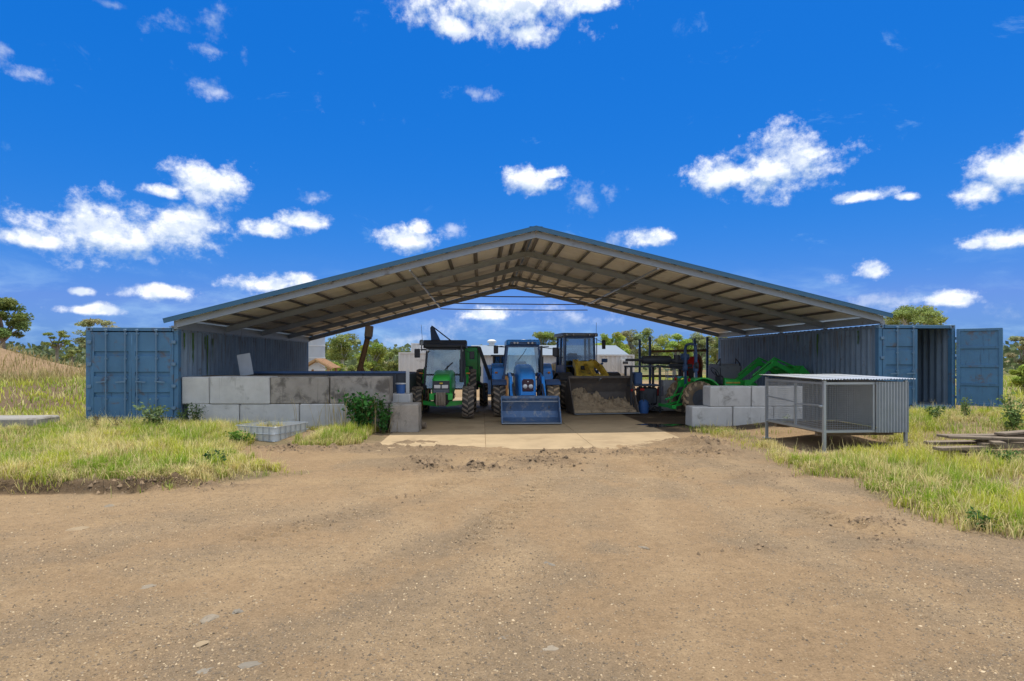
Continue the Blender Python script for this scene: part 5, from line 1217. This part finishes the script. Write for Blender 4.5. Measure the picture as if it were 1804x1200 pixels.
# ---------------------------------------------------------------- leaves
def leaf_quads(P, size, up, cols, aspect=.45, droop=0.):
    n = len(P); d = rng.normal(0, 1, (n, 3)); d[:, 2] = d[:, 2]*.6+up-droop; d /= np.linalg.norm(d, axis=1)[:, None]
    s = np.cross(d, rng.normal(0, 1, (n, 3))); s /= np.linalg.norm(s, axis=1)[:, None]+1e-9
    d = d*size[:, None]; s = s*(size*aspect)[:, None]
    V = np.stack([P-d*.5, P+s*.5, P+d*.5, P-s*.5], 1); return V.reshape(-1, 3), np.repeat(cols[:, None], 4, 1).reshape(-1, 3)
def leaf_mesh(name, V, C):
    n = len(V)//4; return numpy_mesh(name, V, np.arange(n*4), np.full(n, 4), M_leaf, C)
def tree(label, px, ytop, ybot, hw, d, n=5000, leaf=.16, col=(.15, .20, .06), clumps=26, flat=.55, trunkc=None, spread=.2, name='gum_tree', lowtrunk=True, seed=1, group='trees around the yard'):
    r = random.Random(seed); c = at(px, (ytop+ybot)/2, d); zt, zb = at(px, ytop, d).z, at(px, ybot, d).z; rad = hw/F*d
    z0 = zat(c.x, c.y)-.1; t = thing(name, label, 'tree', (c.x, c.y, z0), 0, group)
    H0, H1 = zb-z0, zt-z0; cen = []
    for i in range(clumps):
        a = r.uniform(0, 6.283); q = r.random()**.5*.88; w = r.random()
        zc = H0+(H1-H0)*(.12+.78*w); prof = math.sqrt(max(.06, 1-((w-.42)/.66)**2))
        cen.append(Vector((math.cos(a)*q*rad*prof, math.sin(a)*q*rad*prof, zc)))
    tb = MB(); fork = Vector((r.uniform(-.1, .1)*rad, 0, max(.4, H0*.75+.1*H1))); rt = max(.05, .035*H1)
    tb.tube([(0, 0, -.1), (fork.x*.5+r.uniform(-.05, .05), 0, fork.z*.5), fork], [rt*1.25, rt, rt*.8], 8)
    for q in cen[:14]:
        m = fork.lerp(q, .5)+Vector((r.uniform(-.1, .1)*rad, r.uniform(-.1, .1)*rad, .06*(H1-H0))); tb.tube([fork, m, q], [rt*.5, rt*.3, rt*.1], 5)
    tb.build('trunk', trunkc or M_bark, t, smooth=50)
    P = []; C = []; per = int(n*1.35)//clumps; base = np.array(col)
    for q in cen:
        k = max(4, int(per*r.uniform(.6, 1.4))); s = rad*r.uniform(.24, .40); e = rng.normal(0, 1, (k, 3)); e /= np.linalg.norm(e, axis=1)[:, None]; e *= (rng.uniform(0, 1, k)**.5)[:, None]*s; e[:, 2] *= flat
        P.append(np.array(q)+e); C.append(base*r.uniform(.75, 1.25)*np.array([r.uniform(.9, 1.2), 1, r.uniform(.8, 1.1)])*rng.uniform(.7, 1.25, k)[:, None])
    P = np.concatenate(P); C = np.concatenate(C); V, CC = leaf_quads(P, leaf*rng.uniform(.6, 1.4, len(P)), -.1, C)
    link('crown', leaf_mesh('crown', V, CC), t); return t
M_white_bark = pm('pale_gum_bark', (.50, .47, .42), .85, 0, .25, 4, stain=(.25, .2, .16), sa=.4, bump=.3, bs=10)
OL, BR, DK, GY = (.30, .36, .11), (.34, .43, .09), (.19, .26, .08), (.34, .37, .19)
tree('dark leafy gum tree rising behind the mound at the far left edge', 4, 525, 602, 40, 44, 6500, .20, DK, 30, .6, seed=3)
tree('small thin umbrella-shaped tree above the mound, second from the left edge', 101, 581, 612, 21, 60, 1800, .22, OL, 14, .35, seed=5)
tree('low sparse shrub tree right of the umbrella tree on the mound', 128, 612, 640, 14, 56, 900, .2, OL, 9, .5, seed=6)
tree('open flat-topped tree peeking out behind the left container', 172, 559, 622, 40, 40, 3400, .17, GY, 18, .34, seed=7)
tree('white-trunked gum tree seen under the left side of the roof', 602, 583, 640, 40, 55, 5200, .19, OL, 24, .5, M_white_bark, seed=9)
tree('bright green bushy tree beside the rusty auger', 655, 603, 662, 28, 50, 5200, .17, BR, 24, .7, seed=11)
tree('low olive tree left of the white container', 686, 612, 664, 24, 62, 3800, .2, OL, 20, .7, seed=12)
tree('rounded shrub at the foot of the white-trunked gum', 588, 638, 672, 26, 50, 3200, .16, BR, 16, .7, seed=13, name='shrub')
tree('dense shrub between the white-trunked gum and the bright bushy tree', 626, 640, 672, 24, 47, 3000, .16, OL, 16, .7, seed=14, name='shrub')
tree('gum tree showing between the blue tractor and the wheel loader', 957, 582, 630, 30, 75, 4200, .24, OL, 22, .55, seed=15)
tree('thin gum left of the wheel loader cab roof', 985, 590, 630, 18, 80, 2200, .24, GY, 14, .5, seed=16)
tree('leafy gum just right of the wheel loader cab', 1078, 585, 640, 32, 70, 5000, .23, BR, 24, .6, seed=17)
tree('tall grey-green gum in the row behind the pump engine', 1108, 576, 640, 30, 76, 4800, .24, GY, 24, .6, seed=18)
tree('broad olive gum in the middle of the row behind the rack', 1150, 577, 645, 36, 78, 5600, .25, OL, 26, .6, seed=19)
tree('bright gum behind the left rack uprights', 1190, 586, 650, 32, 68, 5000, .23, BR, 24, .6, seed=20)
tree('grey-green gum behind the right rack uprights', 1232, 583, 650, 30, 74, 4800, .24, GY, 22, .6, seed=21)
tree('thin gum far right in the row, beside the right container', 1268, 590, 650, 26, 80, 3400, .25, OL, 20, .6, seed=27)
tree('dome-shaped gum tree above the right container', 1602, 539, 585, 52, 48, 7500, .17, OL, 34, .42, M_white_bark, seed=22)
tree('small gum beside the dome-shaped gum above the right container', 1650, 556, 592, 16, 50, 1800, .17, OL, 12, .5, seed=23)
tree('scrubby gum at the far right edge behind the open door', 1800, 590, 650, 26, 55, 3600, .2, GY, 20, .55, seed=24)
tree('green bush growing at the far right edge', 1808, 640, 712, 26, 27, 3600, .12, BR, 20, .8, seed=25, name='shrub')
def far_wood():
    n = 26000; az = rng.uniform(-1.25, 1.25, n); d = rng.uniform(130, 230, n); x, y = np.sin(az)*d, np.cos(az)*d
    hmax = 2.5+6*fbm(az*9, d*.02, 1.6, 4, 99); z = zbase(x, y)+hmax*rng.uniform(0, 1, n)**.8
    c = np.array([.14, .18, .08])*rng.uniform(.6, 1.3, n)[:, None]; V, C = leaf_quads(np.stack([x, y, z], 1), rng.uniform(.8, 1.8, n), 0, c, .7)
    tag(link('distant_woodland', leaf_mesh('distant_woodland', V, C)), 'far-off band of woodland along the horizon', 'woodland', kind='stuff')
far_wood()
# ---------------------------------------------------------------- weeds and shrubs
def weed(label, p, h, rad, n, leaf, col, stems=5, name='weed', aspect=.55):
    t = thing(name, label, 'plant', (p.x, p.y, p.z-.02)); mb = MB(); P = []
    for i in range(stems):
        a = random.uniform(0, 6.283); q = Vector((math.cos(a)*rad*random.uniform(.2, .9), math.sin(a)*rad*random.uniform(.2, .9), h*random.uniform(.65, 1))); m = q*.5; m.x *= .6; m.y *= .6
        mb.tube([(q.x*.15, q.y*.15, 0), m, q], [.012, .008, .003], 5)
        k = max(3, n//stems); s = rng.uniform(.15, 1, k)[:, None]; b = np.where(s < .5, np.array(m)*s*2, np.array(m)+(np.array(q)-np.array(m))*(s-.5)*2); P.append(b+rng.normal(0, rad*.16, (k, 3))*np.array([1, 1, .6]))
    mb.build('stem', pm('stem_green', (.14, .16, .05), .8) if 'stem_green' not in MATS else MATS['stem_green'], t)
    P = np.concatenate(P); P[:, 2] = np.maximum(P[:, 2], .04); C = np.array(col)*rng.uniform(.6, 1.35, len(P))[:, None]
    V, CC = leaf_quads(P, leaf*rng.uniform(.6, 1.3, len(P)), .15, C, aspect); link('leaves', leaf_mesh('leaves', V, CC), t)
LG = (.05, .17, .035)
def wall_foot(px, v=16.3): q = plan(px, v); return Vector((q[0], q[1], zat(*q)))
def at_ground(px, py, dy=0): p = GT(px, py); return p
weed('big bright green leafy bush growing against the dark blocks of the left wall', wall_foot(638), 1.05, .75, 950, .12, LG, 16, 'bush', .75)
weed('small leafy sapling right of the big bush by the low end block', wall_foot(676), .95, .32, 260, .11, (.06, .19, .04), 6, 'bush', .75)
weed('grey-green leafy weed before the right door of the left container', at_ground(272, 757), .80, .5, 420, .10, (.17, .24, .10), 9)
weed('dark bushy weed at the left end of the block wall', wall_foot(342), .72, .34, 330, .07, (.08, .14, .05), 8)
weed('tall thin weed just left of the dark bushy weed at the wall', wall_foot(322), .60, .22, 180, .07, (.16, .24, .07), 5)
weed('dry brown weed at the left corner of the left container', at_ground(164, 760), .5, .25, 130, .05, (.26, .19, .10), 6, 'weed', .4)
weed('dry brown weed below the lock rods of the left container', at_ground(205, 760), .42, .25, 120, .05, (.26, .19, .10), 6, 'weed', .4)
weed('low lush green plant left of the cut tank', at_ground(424, 783), .36, .42, 420, .07, (.13, .26, .035), 10)
weed('low dark green plant at the front of the left grass', at_ground(374, 822), .28, .35, 300, .07, (.05, .13, .04), 8)
weed('leafy weed growing in the doorway of the right container', at_ground(1646, 742), .45, .3, 180, .08, (.10, .18, .05), 6)
weed('tall weed at the foot of the open container door', at_ground(1700, 738), .62, .28, 180, .07, (.17, .25, .08), 6)
weed('tall leafy weed right of the open container door', at_ground(1786, 760), 1.0, .5, 420, .09, (.18, .27, .08), 9)
weed('small grey leafy weed behind the wire cage', at_ground(1386, 752), .36, .25, 150, .07, (.25, .30, .16), 5)
weed('low dark green weed at the front of the right grass', at_ground(1735, 930), .2, .3, 260, .05, (.06, .16, .03), 8)
weed('green weed in the grass before the timber pile', at_ground(1770, 818), .3, .3, 220, .06, (.07, .19, .04), 7)
def dry_stalks():
    c = wall_foot(618, 16.35); n = 70; x = c.x+rng.normal(0, .55, n); y = c.y+rng.normal(-.05, .12, n)
    blades('dry_stalks', 'long dry straw stalks leaning against the left block wall', np.stack([x, y, zbase(x, y)], 1), rng.uniform(.7, 1.35, n), np.full(n, .014), rng.uniform(.1, .6, n), np.array([.55, .43, .20])*rng.uniform(.6, 1.2, n)[:, None], cat='stalks')
dry_stalks()
def thatch():                                                # dead straw lying flat, and low broad leaves, between the blades
    x, y = [], []
    for bx, dn in (((-13, -2.9, 9.0, 16.6), dL), ((4.4, 16, 6.2, 17.4), dR)):
        a, b = scatter(*bx, 42000, lambda x, y: np.clip(dn(x, y)*.8+.05*(dn(x+.25, y+.1) > .2), 0, 1)); x.append(a); y.append(b)
    x, y = np.concatenate(x), np.concatenate(y); k = ~inside_any(x, y); x, y = x[k], y[k]; n = len(x)
    blades('dead_thatch', 'flattened dead straw lying among the grass', np.stack([x, y, zbase(x, y)+.03], 1), rng.uniform(.08, .22, n), np.full(n, .009), rng.uniform(1.05, 1.3, n), np.array([.55, .45, .20])*rng.uniform(.5, 1.25, n)[:, None])
thatch()
# ---------------------------------------------------------------- stones and clods
def lumps(name, label, P, s, cols, flat=.6, mat=None, cat='gravel'):
    n = len(P); base = np.array([(1, 0, -.25), (-1, 0, -.25), (0, 1, -.25), (0, -1, -.25), (0, 0, 1)], float)
    V = base[None]*s[:, None, None]*rng.uniform(.55, 1.25, (n, 5, 1)); V[:, :, 2] *= flat; V += rng.normal(0, .15, (n, 5, 3))*s[:, None, None]
    a = rng.uniform(0, 6.283, n); c, q = np.cos(a)[:, None], np.sin(a)[:, None]; X = V[:, :, 0]*c-V[:, :, 1]*q; Y = V[:, :, 0]*q+V[:, :, 1]*c; V = np.stack([X, Y, V[:, :, 2]], 2)+P[:, None]
    f = np.array([(0, 2, 4), (2, 1, 4), (1, 3, 4), (3, 0, 4)]); flatf = (np.arange(n)[:, None, None]*5+f).ravel()
    me = numpy_mesh(name, V.reshape(-1, 3), flatf, np.full(n*4, 3), mat or M_gravel, np.repeat(cols[:, None], 5, 1).reshape(-1, 3)); return tag(link(name, me), label, cat, kind='stuff')
def gravel():
    n = 190000; y = 2.6+9.5*rng.uniform(0, 1, n)**1.6; x = rng.uniform(-1.05, 1.1, n)*(y+.8); k = (np.maximum(np.maximum(sdist(x, y, LPOLY), sdist(x, y, RPOLY1)), sdist(x, y, RPOLY2)) < .05) & (rng.uniform(0, 1, n) < .25+.9*sstep(fbm(x, y, .5, 4, 51)*.6+fbm(x, y, 2.2, 4, 57)*.4, .40, .6))
    x, y = x[k], y[k]; n = len(x); s = .004+.011*rng.uniform(0, 1, n)**3.5; t = rng.uniform(0, 1, n)[:, None]
    c = np.where(t < .55, np.array([.29, .205, .12]), np.where(t < .92, np.array([.17, .13, .09]), np.array([.44, .34, .22])))*rng.uniform(.6, 1.35, n)[:, None]
    lumps('gravel', 'fine loose gravel scattered over the dirt yard', np.stack([x, y, zbase(x, y)+(fbm(x, y, .9, 3, 3)-.5)*.05+(fbm(x, y, 7, 3, 4)-.5)*.016+s*.15], 1), s, c)
    P = []; S_ = []
    for (cx, cy, ra, rb, h) in MUD:
        m = int(60+520*ra*rb); xx = cx+rng.normal(0, ra*.6, m); yy = cy+rng.normal(0, rb*.6, m); P.append(np.stack([xx, yy], 1)); S_.append(.008+.05*rng.uniform(0, 1, m)**2.5*(h/.06))
    for l in TRK:
        for i in range(len(l)-1):
            m = 60; tt = rng.uniform(0, 1, m)[:, None]; P.append(l[i]*(1-tt)+l[i+1]*tt+rng.normal(0, .25, (m, 2))); S_.append(.008+.02*rng.uniform(0, 1, m)**2)
    P = np.concatenate(P); S_ = np.concatenate(S_); x, y = P[:, 0], P[:, 1]; zm, _ = zmud(x, y); k = ~((x > -2.45) & (x < 5.12) & (y > 13.3)); x, y, zm, S_ = x[k], y[k], zm[k], S_[k]
    c = np.array([.20, .138, .083])*rng.uniform(.45, 1.4, len(x))[:, None]
    lumps('mud_clods', 'clods of churned mud lying along the wheel tracks', np.stack([x, y, zbase(x, y)+zm-S_*.05], 1), S_, c, .75, cat='clods')
gravel()
def stone(px, py, s, label, col=M_stone, fl=.35):
    p = GT(px, py); bm = bmesh.new(); bmesh.ops.create_icosphere(bm, subdivisions=2, radius=1); r = random.Random(px)
    ph = [r.uniform(0, 6) for _ in range(6)]
    for v in bm.verts:
        n = v.co.copy(); k = 1+.18*math.sin(3*n.x+ph[0])+.15*math.sin(4*n.y+ph[1])+.2*r.uniform(-1, 1); v.co = Vector((n.x*s*k*1.25, n.y*s*k*.8, max(-.3, n.z)*s*fl*k))
    me = bpy.data.meshes.new('stone'); bm.to_mesh(me); bm.free(); me.materials.append(col); tag(link('stone', me, None, (p.x, p.y, p.z-s*fl*.35), (0, 0, r.uniform(0, 3))), label, 'stone', 'stones pressed into the yard')
M_stoneb = pm('blue_grey_stone', (.235, .205, .165), 1., 0, .2, 12, bump=.4, bs=50, spec=.05); M_stonet = pm('buff_stone', (.33, .25, .16), 1., 0, .2, 12, bump=.4, bs=50, spec=.05)
stone(445, 1171, .075, 'flat blue-grey stone near the bottom edge, left of centre', M_stoneb, .18); stone(367, 1090, .07, 'pale cracked stone pressed into the dirt, left of centre', M_stone, .25); stone(355, 1134, .045, 'small buff stone below the pale cracked stone', M_stonet, .3)
stone(264, 1033, .07, 'grey stone in the dirt left of the pale cracked stone', M_stone, .25); stone(418, 1077, .045, 'small bluish stone right of the pale cracked stone', M_stoneb, .35); stone(365, 1182, .05, 'bluish stone beside the bottom edge left of the flat stone', M_stoneb, .3)
stone(192, 892, .10, 'pale stone close to the left grass bank', M_stone, .3); stone(138, 931, .12, 'broad buff stone level with the dirt at the far left', M_stonet, .12); stone(884, 1126, .035, 'dark pebble in the middle foreground', M_stoneb, .7); stone(970, 1143, .05, 'rounded stone in the foreground right of centre', M_stone, .5); stone(968, 995, .06, 'dark stone in the middle of the yard', M_stoneb, .5); stone(1135, 965, .05, 'small dark stone right of centre in the yard', M_stone, .4)
